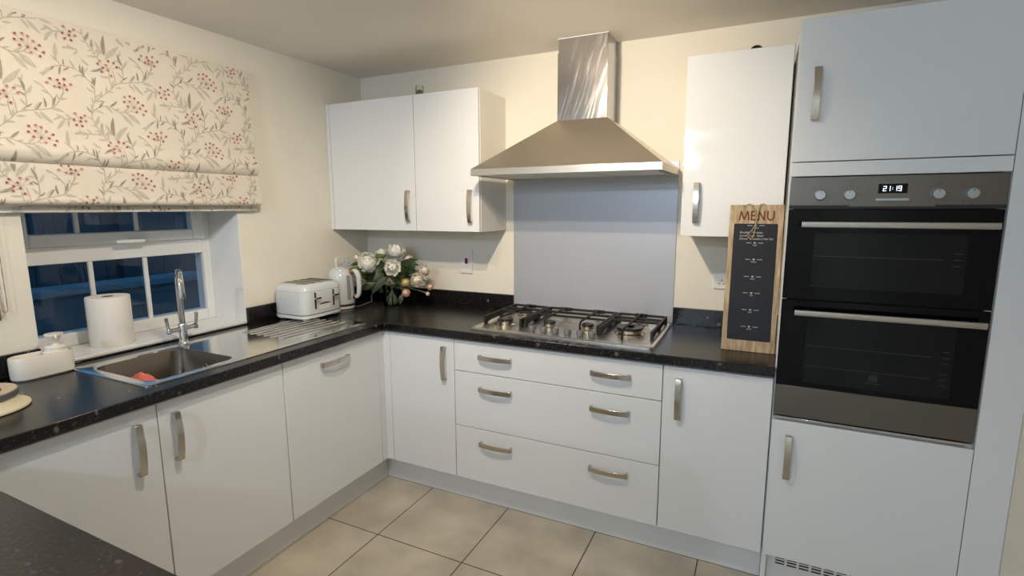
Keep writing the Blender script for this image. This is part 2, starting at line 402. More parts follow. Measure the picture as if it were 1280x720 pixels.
# ---- left run: sink cabinet, dishwasher, end cabinet
def base_left(nm, label, cat, ya, yb, fronts):
    t = thing(nm, label, cat, (.29, (ya + yb) / 2, 0))
    bm = BM(); box(bm, .03, XF - .0195, ya + .001, ya + .019, .1465, ZU - .001); box(bm, .03, XF - .0195, yb - .019, yb - .001, .1465, ZU - .001)
    box(bm, .03, XF - .0195, ya + .019, yb - .019, .1465, .165); box(bm, .03, .04, ya + .019, yb - .019, .165, ZU - .001)
    box(bm, XF - .09, XF - .0195, ya + .019, yb - .019, ZU - .02, ZU - .001)
    obj('carcass', bm, 'whitemat', t)
    for (a, b, hy, hz, horiz) in fronts:
        d = door_panel('door', t, (XF - .019, XF, a + G, b - G, DB, DT))
        handle(d, (XF, hy, hz), (0, 1, 0) if horiz else Z3, (1, 0, 0))
    return t
base_left('sink_cabinet', 'white gloss two-door base cabinet under the sink', 'cabinet', -2.236, -1.234, [(-2.236, -1.739, -1.809, .730, 0), (-1.739, -1.234, -1.687, .730, 0)])
base_left('integrated_dishwasher', 'white fronted built-in dishwasher with horizontal handle beside the inner corner', 'dishwasher', -1.233, -.633, [(-1.233, -.633, -.947, .795, 1)])

# ---- back run
def base_back(nm, label, xa, xb):
    t = thing(nm, label, 'cabinet', ((xa + xb) / 2, -.29, 0))
    bm = BM(); f = YF + .0195
    box(bm, xa + .001, xa + .019, f, -.03, .1465, ZU - .001); box(bm, xb - .019, xb - .001, f, -.03, .1465, ZU - .001)
    box(bm, xa + .019, xb - .019, f, -.03, .1465, .165); box(bm, xa + .019, xb - .019, -.04, -.03, .165, ZU - .001)
    box(bm, xa + .019, xb - .019, f, f + .07, ZU - .02, ZU - .001)
    obj('carcass', bm, 'whitemat', t)
    return t
t = base_back('corner_cabinet', 'narrow white base cabinet in the corner between dishwasher and drawers', XA, XB)
d = door_panel('door', t, (XA + G, XB - G, YF, YF + .019, DB, DT)); handle(d, (.977, YF, .736), Z3, (0, -1, 0))
bm = BM(); box(bm, XF - .019, XA - .0005, YF, YF + .018, DB, DT); box(bm, XF - .019, XF, -.6320, YF, DB, DT)
obj('corner_post', bm, 'white', t, .0015)
t = base_back('drawer_cabinet', 'wide white three-drawer cabinet below the hob', XB, XC)
for za, zb, hz in ((DB, .4213, .352), (.4244, .7052, .632), (.7083, DT, .7925)):
    d = door_panel('drawer', t, (XB + G, XC - G, YF, YF + .019, za, zb))
    for hx in (1.2615, 1.8165): handle(d, (hx, YF, hz), (1, 0, 0), (0, -1, 0))
t = base_back('base_cabinet', 'white single-door base cabinet between the drawers and the oven tower', XC, XD - .001)
d = door_panel('door', t, (XC + G, XD - .004, YF, YF + .019, DB, DT)); handle(d, (2.098, YF, .731), Z3, (0, -1, 0))

# ---- oven tower
YT = -.5957
tw = thing('oven_housing', 'tall white oven tower with doors above and below the double oven', 'cabinet', ((XD + XE) / 2, -.3, 0))
bm = BM(); f = YT + .0195; UT = 2.121
box(bm, XD, XD + .018, f, -.005, .0, UT); box(bm, XE - .018, XE, f, -.005, 0, UT)
box(bm, XD + .018, XE - .018, f, -.005, UT - .018, UT); box(bm, XD + .018, XE - .018, f, -.005, .146, .164)
box(bm, XD + .018, XE - .018, f + .01, -.005, .688, .7075); box(bm, XD + .018, XE - .018, f, -.005, 1.604, 1.622); box(bm, XD + .018, XE - .018, -.02, -.005, .164, UT - .018)
obj('carcass', bm, 'white', tw, .001)
d = door_panel('door', tw, (XD + .003, XE - G, YT, YT + .019, DB, .7040)); handle(d, (2.5005, YT, .568), Z3, (0, -1, 0))
d = door_panel('door', tw, (XD + .003, XE - G, YT, YT + .019, 1.6525, UT)); handle(d, (2.4995, YT, 1.875), Z3, (0, -1, 0))
door_panel('filler_panel', tw, (XD + .003, XE - G, YT, YT + .019, 1.6025, 1.6495))
# plinth grille of the tower
bm = BM(); box(bm, XD + .0185, XE, YP - .012, YP, .0, .1445); gp = obj('plinth', bm, 'plinth', tw, .001)
bm = BM(); box(bm, XD + .042, XE - .03, YP - .017, YP - .0125, .066, .128); gr = obj('vent_grille', bm, 'whitemat', gp, .001)
bm = BM()
for r in range(3):
    for k in range(12): box(bm, XD + .052 + k * .042, XD + .052 + k * .042 + .033, YP - .0178, YP - .0165, .112 - r * .012, .118 - r * .012)
obj('vent_slots', bm, 'dark', gr)
# end filler panel to the right wall
bm = BM(); box(bm, XE + .0005, XR - .001, YT, YT + .019, 0, UT); box(bm, XE + .0005, XE + .018, YT + .019, -.005, 0, UT)
tag(obj('end_panel', bm, 'white', bevel=.001, loc=(XE + .05, YT, 0)), 'tall narrow white end panel between oven tower and right wall', 'panel')

# ---- plinths
bm = BM(); box(bm, XP + .0005, XD - .0005, YP, YP + .016, .0, .1440)
tag(obj('plinth_board', bm, 'plinth', bevel=.001, loc=(1.5, YP, 0)), 'long pale plinth board under the hob drawers', 'plinth')
bm = BM(); box(bm, XP - .016, XP, -2.24, YP + .016, .0, .1440)
tag(obj('plinth_board', bm, 'plinth', bevel=.001, loc=(XP, -1.4, 0)), 'long pale plinth board under the dishwasher and sink cabinet', 'plinth')

# ---- worktops
bm = BM()
BX0, BX1, BY0, BY1 = .135, .53, -1.72, -1.37
slab(bm, [.001, BX0, BX1, WL, XD - .001], [PY0 + .001, BY0, BY1, WD, -.001], lambda x, y: (x < WL or y > WD) and not (BX0 < x < BX1 and BY0 < y < BY1), ZU, ZT)
tag(obj('worktop', bm, 'top', bevel=.004, seg=3, loc=(.6, -.6, ZT)), 'L-shaped black speckled worktop along window and hob walls', 'worktop')
bm = BM(); box(bm, .001, PX, PY1, PY0, ZU, ZT)
tag(obj('worktop', bm, 'top', bevel=.004, seg=3, loc=(1, -2.5, ZT)), 'black speckled peninsula worktop in the near foreground', 'worktop')
t = thing('peninsula_cabinet', 'white cabinet run under the near peninsula worktop', 'cabinet', (1, -2.55, 0))
bm = BM(); box(bm, .01, PX - .03, PY1 + .04, PY0 - .05, .146, ZU - .001); obj('carcass', bm, 'white', t, .001)
bm = BM(); box(bm, .01, PX - .08, PY1 + .09, PY0 - .11, 0, .146); obj('plinth', bm, 'plinth', t)
for k in range(2):
    d = door_panel('door', t, (.68 + k * .6 + G, 1.28 + k * .6 - G, PY0 - .05, PY0 - .031, DB, DT))
    handle(d, (1.22 + k * .0 if k == 0 else 1.34, PY0 - .031, .73), Z3, (0, 1, 0))
# upstands (separate lengths of the same board)
US = ZT + .0855
def upstand(label, b):
    bm = BM(); box(bm, *b); tag(obj('upstand', bm, 'top', bevel=.0015, loc=(b[0], b[2], ZT)), label, 'upstand', None)
upstand('black upstand strip on the window wall behind the toaster', (.0005, .0185, WY1 + .001, -.0195, ZT + .0005, US))
upstand('black upstand strip on the window wall behind the soap caddy', (.0005, .0185, PY0, WY0 - .001, ZT + .0005, US))
upstand('low black upstand strip directly under the white window sill', (.0005, .0125, WY0, WY1, ZT + .0005, WZ0 - .0145))
upstand('black upstand strip between the flowers and the splashback', (.0005, 1.0775, -.0185, -.0005, ZT + .0005, US))
upstand('short black upstand strip between splashback and oven tower', (1.9775, XD - .001, -.0185, -.0005, ZT + .0005, US))

# ------------------------------------------------------------------ wall cabinets
def wall_cab(nm, label, xa, xb, z0, z1, yf, hx, hz, filler=None):
    t = thing(nm, label, 'wall cabinet', ((xa + xb) / 2, -.15, z0)); f = yf + .0195
    bm = BM()
    box(bm, xa, xa + .018, f, -.001, z0, z1); box(bm, xb - .018, xb, f, -.001, z0, z1)
    box(bm, xa + .018, xb - .018, f, -.001, z0 + .0015, z0 + .018); box(bm, xa + .018, xb - .018, f, -.001, z1 - .018, z1 - .0015); box(bm, xa + .018, xb - .018, -.012, -.001, z0 + .018, z1 - .018)
    obj('carcass', bm, 'whitemat', t, .001)
    d = door_panel('door', t, (xa + G, xb - G, yf, yf + .0185, z0 + .0005, z1 + .0005)); handle(d, (hx, yf, hz), Z3, (0, -1, 0))
    if filler:
        bm = BM(); box(bm, filler[0], filler[1], yf, yf + .018, z0, z1); obj('filler_strip', bm, 'white', t, .001)
    return t
UD = -.3123
wall_cab('wall_cabinet', 'wide white wall cabinet in the corner above the toaster', .0249, .6263, 1.372, 2.0985, UD, .5795, 1.509, (.001, .0235))
wall_cab('wall_cabinet', 'narrower white wall cabinet just left of the hood', .6267, 1.0276, 1.372, 2.0985, UD, .977, 1.506)
wall_cab('wall_cabinet', 'single white wall cabinet right of the hood above the menu board', 2.035, 2.4345, 1.372, 2.1215, UD, 2.098, 1.516)

# ------------------------------------------------------------------ splashback
bm = BM(); box(bm, 1.0785, 1.9765, -.006, -.0005, ZT + .0005, 1.72)
tag(obj('splashback', bm, 'splash', bevel=.0008, loc=(1.52, 0, ZT)), 'large satin steel splashback panel between hob and hood', 'splashback')

# ------------------------------------------------------------------ cooker hood
hd = thing('cooker_hood', 'brushed steel pyramid chimney hood above the hob', 'cooker hood', (1.52, 0, 1.65))
H0, H1, HY, HZ0, HZ1 = 1.0655, 1.976, -.4641, 1.6515, 1.6846
C0, C1, CY, CZ = 1.406, 1.6587, -.185, 1.924
YH = -.0065
bm = BM()
ring_rect2 = [(H0, HY), (H1, HY), (H1, YH), (H0, YH)]
def loop(x0, x1, y0, y1, z): return [(x0, y0, z), (x1, y0, z), (x1, y1, z), (x0, y1, z)]
vs = rings(bm, [loop(H0 + .02, H1 - .02, HY + .02, YH - .02, HZ0 + .006), loop(H0 + .02, H1 - .02, HY + .02, YH - .02, HZ0), loop(H0, H1, HY, YH, HZ0), loop(H0, H1, HY, YH, HZ1)], True, False, True)
obj('rim', bm, 'hoodsteel', hd, .0015)
bm = BM(); rings(bm, [loop(H0 + .001, H1 - .001, HY + .001, YH, HZ1), loop(C0 - .002, C1 + .002, CY - .002, YH, CZ)])
obj('canopy', bm, 'hoodsteel', hd, .001)
bm = BM(); rings(bm, [loop(C0, C1, CY, YH - .012, CZ - .012), loop(C0, C1, CY, YH - .012, 2.242)]); obj('lower_chimney', bm, 'chimney', hd, .001)
bm = BM(); rings(bm, [loop(C0 + .003, C1 - .003, CY + .003, -.0005, CZ), loop(C0 + .003, C1 - .003, CY + .003, -.0005, ZC - .004)]); obj('upper_chimney', bm, 'chimney', hd, .001)
bm = BM(); box(bm, C0 - .001, C1 + .002, CY - .001, CY + .004, ZC - .004, ZC - .0005); box(bm, C1 - .002, C1 + .002, CY, -.001, ZC - .004, ZC - .0005); obj('sealant_bead', bm, 'upvc', hd)
for k in range(3):
    bm = BM(); xa = H0 + .03 + k * .284; box(bm, xa, xa + .28, HY + .06, YH - .06, HZ0 + .003, HZ0 + .009)
    for j in range(14): box(bm, xa + .01, xa + .27, HY + .07 + j * .022, HY + .076 + j * .022, HZ0 + .001, HZ0 + .003)
    obj('grease_filter', bm, 'steel', hd)

# ------------------------------------------------------------------ hob
hb = thing('gas_hob', 'wide stainless steel gas hob set in the worktop', 'hob', (1.54, -.3, ZT))
X0, X1, Y0, Y1 = 1.0985, 1.981, -.553, -.045
bm = BM()
def rr(x0, x1, y0, y1, r, z): return [(p[0], p[1], z) for p in rrect(x0, x1, y0, y1, r, 5)]
rings(bm, [rr(X0, X1, Y0, Y1, .018, ZT + .0003), rr(X0, X1, Y0, Y1, .018, ZT + .006), rr(X0 + .006, X1 - .006, Y0 + .006, Y1 - .006, .016, ZT + .0095), rr(X0 + .022, X1 - .022, Y0 + .022, Y1 - .022, .014, ZT + .0095), rr(X0 + .03, X1 - .03, Y0 + .03, Y1 - .03, .012, ZT + .0065)])
obj('hob_plate', bm, 'steel', hb)
ZH = ZT + .0067
def burner(x, y, r, wok=False):
    bm = BM(); lathe(bm, [(r * 1.28, 0), (r * 1.28, .003), (r * 1.1, .006), (r * 1.02, .008), (r * 1.0, .020), (r * .9, .022)], (x, y, ZH), 28)
    b = obj('burner', bm, 'burner', hb)
    bm = BM()
    if wok:
        for (ra, rb, z) in ((r * 1.12, r * .72, .020), (r * .48, 0.001, .020)):
            lathe(bm, [(rb, z), (ra * .95, z), (ra, z + .003), (ra, z + .009), (ra * .94, z + .012), (max(rb, .001), z + .012)], (x, y, ZH), 28)
    else: lathe(bm, [(r * .92, .0215), (r * .97, .024), (r * .97, .029), (r * .88, .032), (.001, .033)], (x, y, ZH), 28)
    obj('burner_cap', bm, 'cap', b)
burner(1.222, -.405, .042); burner(1.222, -.155, .036); burner(1.45, -.375, .030); burner(1.637, -.355, .030); burner(1.833, -.335, .055, True); burner(1.833, -.115, .034)
def grate(xa, xb, ya, yb, bars, fing):
    bm = BM(); z1 = ZT + .049; zb = z1 - .012
    for x in (xa, xb):
        box(bm, x - .006, x + .006, ya, yb, zb - .002, z1)
        for y in (ya + .012, (ya + yb) / 2, yb - .012): prism(bm, [(x - .006, ZH), (x + .006, ZH), (x + .006, zb), (x - .006, zb)], 'y', y - .014, y + .014)
        prism(bm, [(ya, ZH + .004), (ya + .09, ZH + .016), (yb - .09, ZH + .016), (yb, ZH + .004), (yb, zb), (ya, zb)], 'x', x - .005, x + .005)
    for y in bars: box(bm, xa, xb, y - .005, y + .005, zb, z1 - .0005)
    for (x, f0, f1) in fing:
        tube(bm, [(x, f0, ZH + .001), (x, f0, zb - .004), (x, f0 + .008, z1 + .001), (x, f0 + .02, z1 + .004), (x, f1 - .012, z1 + .004), (x, f1, z1), (x, f1, zb - .01)], .0052, 8)
        box(bm, x - .03, x + .03, f1 - .006, f1 + .006, zb - .002, z1 + .004)
    obj('pan_support', bm, 'iron', hb, .0015)
grate(1.125, 1.322, -.445, -.075, (-.075, -.165, -.255), [(1.222, -.462, -.085)])
grate(1.338, 1.706, -.425, -.075, (-.075, -.17, -.26), [(1.432, -.40, -.085), (1.612, -.40, -.085)])
grate(1.722, 1.955, -.445, -.075, (-.075, -.165, -.235), [(1.833, -.478, -.085)])
for k, x in enumerate((1.412, 1.471, 1.529, 1.589, 1.649, 1.705)):
    bm = BM(); lathe(bm, [(.0145, 0), (.0145, .004), (.012, .006), (.0165, .009), (.017, .028), (.015, .031), (.001, .0312)], (x, -.508, ZH), 20)
    o = obj('knob', bm, 'knobgrey', hb); bm = BM(); box(bm, x - .001, x + .001, -.523, -.511, ZH + .0312, ZH + .0318); obj('pointer_mark', bm, 'dark', o)

# ------------------------------------------------------------------ double oven
ov = thing('double_oven', 'built-in double oven with black glass doors and steel trim', 'oven', (2.74, -.58, .71))
OX0, OX1 = XD + .0045, XE - .0035
YO = -.5885
bm = BM(); box(bm, XD + .022, XE - .022, -.565, -.04, .712, 1.60); obj('oven_body', bm, 'black', ov)
bm = BM(); box(bm, OX0, OX1, YO, -.566, 1.4905, 1.600); cp = obj('control_panel', bm, 'ovensteel', ov, .0015)
bm = BM(); box(bm, OX0, OX1, YO - .0008, YO + .006, 1.4905, 1.503); obj('vent_strip', bm, 'dark', cp)
bm = BM(); box(bm, 2.625, 2.86, YO - .0016, YO + .004, 1.4985, 1.506); obj('panel_lip', bm, 'ovensteel', cp)
for x in (2.5363, 2.6225, 2.8627, 2.9477):
    bm = BM(); lathe_axis(bm, [(.019, 0), (.019, .003), (.0175, .005), (.0165, .020), (.015, .022), (.001, .0222)], (x, YO, 1.5377), (0, -1, 0), 24)
    k = obj('knob', bm, 'ovenknob', cp)
    bm = BM(); box(bm, x - .001, x + .001, YO - .0232, YO - .0222, 1.545, 1.551); obj('pointer_mark', bm, 'icon', k)
    bm = BM()
    for a in range(7):
        an = math.radians(-40 + a * 43); cx, cz = x + .031 * math.sin(an), 1.5377 + .031 * math.cos(an)
        box(bm, cx - .0022, cx + .0022, YO - .0007, YO + .0005, cz - .0014, cz + .0014)
    obj('printed_symbols', bm, 'icon', cp)
bm = BM(); box(bm, 2.7035, 2.783, YO - .001, YO + .001, 1.541, 1.572); dsp = obj('display', bm, 'blackglass', cp)
def seven(bm, ch, x, z, w, h, t, y):
    seg = {'a': (0, 1, 1), 'g': (0, .5, 1), 'd': (0, 0, 1)}
    on = {'2': 'abged', '1': 'bc', '9': 'abcdfg'}[ch]
    for s in on:
        if s in 'agd':
            zz = z + {'a': h - t, 'g': (h - t) / 2, 'd': 0}[s]; box(bm, x, x + w, y - .0007, y, zz, zz + t)
        else:
            xx = x + (w - t if s in 'bc' else 0); z0 = z + (h / 2 if s in 'bf' else 0); box(bm, xx, xx + t, y - .0007, y, z0, z0 + h / 2)
bm = BM()
for ch, x in (('2', 2.7165), ('1', 2.7275), ('1', 2.7455), ('9', 2.7575)): seven(bm, ch, x, 1.5485, .0092, .0165, .0019, YO - .001)
for z in (1.5535, 1.5585): box(bm, 2.7418, 2.7434, YO - .0017, YO - .001, z, z + .0018)
obj('clock_digits', bm, 'led', dsp)
bm = BM(); box(bm, 2.6985, 2.7895, YO - .006, YO, 1.5165, 1.525); obj('button_bar', bm, 'ovenknob', cp, .0012)
def odoor(z0, z1, wz0, wz1, hz, shelves):
    bm = BM(); box(bm, OX0, OX1, YO, -.566, z0, z1); dr = obj('oven_door', bm, 'blackglass', ov, .0015)
    bm = BM(); box(bm, 2.53, 2.957, YO - .0006, YO + .001, wz0, wz1); w = obj('door_window', bm, 'ovenwin', dr)
    for z in shelves:
        bm = BM(); box(bm, 2.533, 2.90, YO - .0010, YO - .0004, z, z + .0018)
        obj('shelf_wire', bm, 'wire', w)
    for z in shelves:
        bm = BM()
        for q in range(3): box(bm, 2.925, 2.945, YO - .001, YO - .0004, z - .02 + q * .02, z - .018 + q * .02)
        obj('side_runner', bm, 'wire', w)
    bm = BM()
    prism(bm, rrect(YO - .047, YO - .037, hz - .0105, hz + .0105, .003, 3), 'x', 2.4855, 3.0175)
    for x in (2.53, 2.972): box(bm, x - .008, x + .008, YO - .038, YO, hz - .005, hz + .005)
    obj('handle', bm, 'ovenbar', dr)
    return dr
odoor(1.1695, 1.4885, 1.215, 1.408, 1.4375, (1.325,))
lo = odoor(.843, 1.1655, .862, 1.108, 1.126, (1.0, .925))
bm = BM(); box(bm, OX0, OX1, YO, -.566, .7235, .8415); obj('bottom_trim', bm, 'ovensteel', ov, .0015)
bm = BM(); box(bm, OX0, OX1, YO - .003, -.566, .7115, .7205); obj('trim_rail', bm, 'chrome', ov, .001)

# ------------------------------------------------------------------ lettering helper
def text_bm(s, size, origin, ux, uy, ex=.0006, shear=0, space=1.0, align='LEFT', bold=0):
    cu = bpy.data.curves.new('lettering', 'FONT'); cu.body = s; cu.size = size; cu.shear = shear; cu.space_character = space; cu.align_x = align; cu.offset = bold
    cu.resolution_u = 3
    o = bpy.data.objects.new('lettering', cu); COL.objects.link(o)
    dg = bpy.context.evaluated_depsgraph_get(); me = bpy.data.meshes.new_from_object(o.evaluated_get(dg))
    bpy.data.objects.remove(o); bpy.data.curves.remove(cu)
    bm = BM(); bm.from_mesh(me); bpy.data.meshes.remove(me)
    O, U, V = Vector(origin), Vector(ux), Vector(uy); N = U.cross(V)
    for v in bm.verts: v.co = O + U * v.co.x + V * v.co.y + N * .0002
    r = bmesh.ops.extrude_face_region(bm, geom=list(bm.faces))
    bmesh.ops.translate(bm, verts=[g for g in r['geom'] if isinstance(g, bmesh.types.BMVert)], vec=N * ex)
    return bm
def join(a, b):
    me = bpy.data.meshes.new('tmp'); b.to_mesh(me); b.free(); a.from_mesh(me); bpy.data.meshes.remove(me)
# maker's emblem on lower oven door: squared badge with a split disc and the name under it
lx, lz, ly = 2.7435, .905, YO - .0007
bm = BM()
ring_rect3 = [(lx - .0115, lx + .0115, lz + .0095, lz + .0115), (lx - .0115, lx + .0115, lz - .0115, lz - .0095), (lx - .0115, lx - .0095, lz - .0095, lz + .0095), (lx + .0095, lx + .0115, lz - .0095, lz + .0095)]
for a, b, c, d_ in ring_rect3: box(bm, a, b, ly - .0005, ly, c, d_)
for k in range(20):
    a0, a1 = 2 * PI * k / 20, 2 * PI * (k + 1) / 20
    prism(bm, [(lx + .0082 * math.cos(a0), lz + .0082 * math.sin(a0)), (lx + .0082 * math.cos(a1), lz + .0082 * math.sin(a1)), (lx + .0064 * math.cos(a1), lz + .0064 * math.sin(a1)), (lx + .0064 * math.cos(a0), lz + .0064 * math.sin(a0))], 'y', ly - .0005, ly)
prism(bm, [(lx - .006, lz), (lx + .003, lz + .0055), (lx + .003, lz + .0012), (lx + .0062, lz + .0012), (lx + .0062, lz - .0012), (lx + .003, lz - .0012), (lx + .003, lz - .0055)], 'y', ly - .0005, ly)
join(bm, text_bm('Electrolux', .0105, (lx, ly, lz - .0225), (1, 0, 0), (0, 0, 1), .0004, align='CENTER'))
obj('maker_emblem', bm, 'wire', lo)

# ------------------------------------------------------------------ sink
sk = thing('kitchen_sink', 'stainless steel single bowl sink with ribbed drainer under the window', 'sink', (.32, -1.2, ZT))
SX0, SX1, SY0, SY1 = .078, .557, -1.742, -.655
zr = ZT + .0045
bm = BM()
out = rrect(SX0, SX1, SY0, SY1, .03, 5)
# rim + platform with a rounded bowl mouth: outer skirt then flat plate in strips
rings(bm, [[(x, y, ZT + .0003) for x, y in out], [(x, y, zr - .001) for x, y in out], [(SX0 + .004 + (x - SX0) * ((SX1 - SX0 - .008) / (SX1 - SX0)), SY0 + .004 + (y - SY0) * ((SY1 - SY0 - .008) / (SY1 - SY0)), zr) for x, y in out]], True, False, False)
bx0, bx1, by0, by1 = .152, .518, -1.707, -1.381
plate = [(SX0 + .004 + (x - SX0) * ((SX1 - SX0 - .008) / (SX1 - SX0)), SY0 + .004 + (y - SY0) * ((SY1 - SY0 - .008) / (SY1 - SY0))) for x, y in out]
mouth = rrect(bx0, bx1, by0, by1, .045, 5)
ov_ = [bm.verts.new((x, y, zr)) for x, y in plate]; mv = [bm.verts.new((x, y, zr)) for x, y in mouth]
n_ = len(mv)
for i in range(n_): bm.faces.new((ov_[i], ov_[(i + 1) % n_], mv[(i + 1) % n_], mv[i]))
bmesh.ops.remove_doubles(bm, verts=bm.verts, dist=1e-5)
obj('sink_top', bm, 'sinksteel', sk, recalc=True)
bm = BM()
def mouthz(i, z, r=.045): return [(x, y, z) for x, y in rrect(bx0 + i, bx1 - i, by0 + i, by1 - i, max(r, .01), 5)]
inner = [mouthz(0, zr), mouthz(.003, zr - .004), mouthz(.012, .80, .04), mouthz(.02, .775, .04), mouthz(.045, .768, .035)]
outer = [mouthz(.044, .766, .035), mouthz(.018, .772, .04), mouthz(.010, .80, .04), mouthz(.001, zr - .0045), mouthz(-.0005, zr - .0008)]
rings(bm, inner, True, False, True); rings(bm, list(outer), True, True, False)
bowl = obj('bowl', bm, 'bowlsteel', sk, recalc=False)
bm = BM(); lathe_axis(bm, [(.016, 0), (.016, .003), (.012, .004), (.011, .0015), (.001, .001)], (.335, by1 - .0105, .855), (0, -1, .12), 20); obj('overflow', bm, 'chrome', bowl)
bm = BM(); lathe(bm, [(.042, 0), (.042, .002), (.034, .003), (.03, .001), (.001, .0015)], (.33, -1.545, .768), 24); obj('waste', bm, 'chrome', bowl)
bm = BM()
for k in range(7):
    x = .165 + k * .046; tube(bm, [(x, -1.085 + .012 * k * 0, zr - .0015), (x, -1.07, zr + .0012), (x, -.72, zr + .0012), (x, -.70, zr - .0015)], .0042, 8)
obj('drainer_ribs', bm, 'sinksteel', sk)

# tap
tp = thing('kitchen_tap', 'chrome swan-neck tap with two upright levers behind the sink bowl', 'tap', (.115, -1.335, zr))
bx, by = .115, -1.335
bm = BM(); lathe(bm, [(.024, 0), (.024, .004), (.019, .009), (.0165, .02), (.0165, .085), (.0145, .09), (.013, .092)], (bx, by, zr + .0003), 24); obj('body', bm, 'chrome', tp)
bm = BM(); pts = [(bx, by, zr + .09)]
sx, sy = .105, -.055; R = math.hypot(sx, sy) / 2; ux_, uy_ = sx / (2 * R), sy / (2 * R); zc = 1.175
pts.append((bx, by, 1.06)); pts.append((bx, by, zc - .03))
for k in range(13):
    a = PI - PI * k / 12; pts.append((bx + ux_ * (R + R * math.cos(a)), by + uy_ * (R + R * math.cos(a)), zc + R * 1.05 * math.sin(a)))
pts += [(bx + sx, by + sy, zc - .018), (bx + sx, by + sy, zc - .042)]
tube(bm, pts, [.0125] * (len(pts) - 2) + [.0135, .0135], 16); obj('spout', bm, 'chrome', tp)
dirv = Vector((-.12, 1, 0)).normalized()
bm = BM(); c = Vector((bx, by, zr + .068)); tube(bm, [c - dirv * .062, c + dirv * .062], .0095, 14); obj('cross_arm', bm, 'chrome', tp)
for s in (-1, 1):
    e = c + dirv * (.062 * s); bm = BM(); tube(bm, [e - Vector((0, 0, .010)), e + Vector((0, 0, .008)), e + dirv * (.004 * s) + Vector((0, 0, .012)), e + dirv * (.010 * s) + Vector((0, 0, .058)), e + dirv * (.011 * s) + Vector((0, 0, .060))], [.011, .011, .006, .0075, .005], 12); obj('lever', bm, 'chrome', tp)

# cloth in the sink
bm = BM(); bmesh.ops.create_icosphere(bm, subdivisions=4, radius=1)
for v in bm.verts:
    p = v.co.copy(); k = 1 + .22 * noise.noise(p * 2.1) + .08 * noise.noise(p * 6)
    v.co = Vector((.262 + p.x * .075 * k, -1.588 + p.y * .034 * k, max(.7692, .822 + p.z * .052 * k + p.x * -.012)))
tag(obj('dish_cloth', bm, 'pink', loc=(.3, -1.6, .768), smooth=80), 'coral pink dish cloth crumpled inside the sink bowl', 'cloth')

# kitchen roll
kr = thing('kitchen_roll', 'thick white kitchen paper roll standing on the window sill', 'paper roll', (-.118, -1.494, WZ0))
bm = BM(); n = 48
def spir(r): return [(-.116 + r * math.cos(2 * PI * k / n), -1.494 + r * math.sin(2 * PI * k / n)) for k in range(n)]
rings(bm, [[(x, y, WZ0 + z) for x, y in spir(r)] for r, z in ((.021, .002), (.0765, .0005), (.078, .003), (.078, .203), (.0765, .2055), (.021, .2045), (.021, .002))], True, False, False)
obj('paper', bm, 'paper', kr)
bm = BM(); rings(bm, [[(x, y, WZ0 + z) for x, y in spir(r)] for r, z in ((.0205, .001), (.0205, .205), (.0185, .205), (.0185, .001), (.0205, .001))], True, False, False); obj('cardboard_core', bm, 'card', kr)
bm = BM(); a0 = -.5
rings(bm, [[(-.116 + r * math.cos(a0 - j * .05 - PI / 2 - .9), -1.494 + r * math.sin(a0 - j * .05 - PI / 2 - .9), z) for r, z in ((.0785, WZ0 + .001), (.0795 + .0006 * j, WZ0 + .001), (.0795 + .0006 * j, WZ0 + .2045), (.0785, WZ0 + .2045))] for j in range(7)]); obj('loose_sheet', bm, 'paper', kr)

# soap / sponge caddy
cd = thing('sink_caddy', 'white ceramic sink caddy with soap pump left of the sink', 'caddy', (.066, -1.81, ZT))
cx0, cx1, cy0, cy1 = .024, .112, -1.905, -1.722
def stad(i, z): return [(x, y, ZT + z) for x, y in rrect(cx0 + i, cx1 - i, cy0 + i, cy1 - i, .0435 - i, 8)]
bm = BM(); rings(bm, [stad(.006, .0005), stad(.001, .006), stad(0, .02), stad(0, .076), stad(.002, .080), stad(.006, .080), stad(.008, .074), stad(.009, .02), stad(.015, .014)]); obj('tray', bm, 'ceramic', cd)
bm = BM(); prism(bm, rrect(cx0 + .012, cx1 - .012, cy1 - .085, cy1 - .012, .03, 6), 'z', ZT + .016, ZT + .082); 
lathe(bm, [(.031, .080), (.031, .096), (.027, .101), (.013, .103), (.013, .106)], (.068, cy1 - .048, ZT), 20); sb = obj('soap_bottle', bm, 'ceramic', cd, .003)
bm = BM(); lathe(bm, [(.008, .106), (.010, .111), (.015, .116), (.019, .132), (.027, .136), (.027, .143), (.001, .145)], (.068, cy1 - .048, ZT), 20)
tube(bm, [(.068, cy1 - .048, ZT + .139), (.10, cy1 - .056, ZT + .138), (.106, cy1 - .058, ZT + .131)], .004, 8); obj('pump', bm, 'ceramic', sb)
bm = BM(); prism(bm, rrect(cx0 + .016, cx1 - .016, cy0 + .018, cy1 - .095, .02, 5), 'z', ZT + .0165, ZT + .056); obj('soap_well', bm, 'ceramic', cd, .004)

# cream round dish at the left edge
ds = thing('round_dish', 'cream flared round dish with grey rim at the left photo edge', 'dish', (.315, -2.075, ZT))
c = (.312, -2.078, ZT)
bm = BM(); lathe(bm, [(.118, .0005), (.122, .003), (.121, .008), (.108, .014), (.098, .022), (.094, .032), (.092, .036), (.001, .036)], c, 48); obj('base', bm, 'cream', ds)
bm = BM(); lathe(bm, [(.092, .036), (.0975, .037), (.0975, .052), (.095, .0535), (.092, .053)], c, 48, cap0=True, cap1=True); obj('rim_band', bm, 'greyband', ds)
bm = BM(); lathe(bm, [(.0945, .0535), (.094, .056), (.080, .057), (.072, .054), (.06, .0535), (.001, .0535)], c, 48); obj('tray', bm, 'tan', ds)

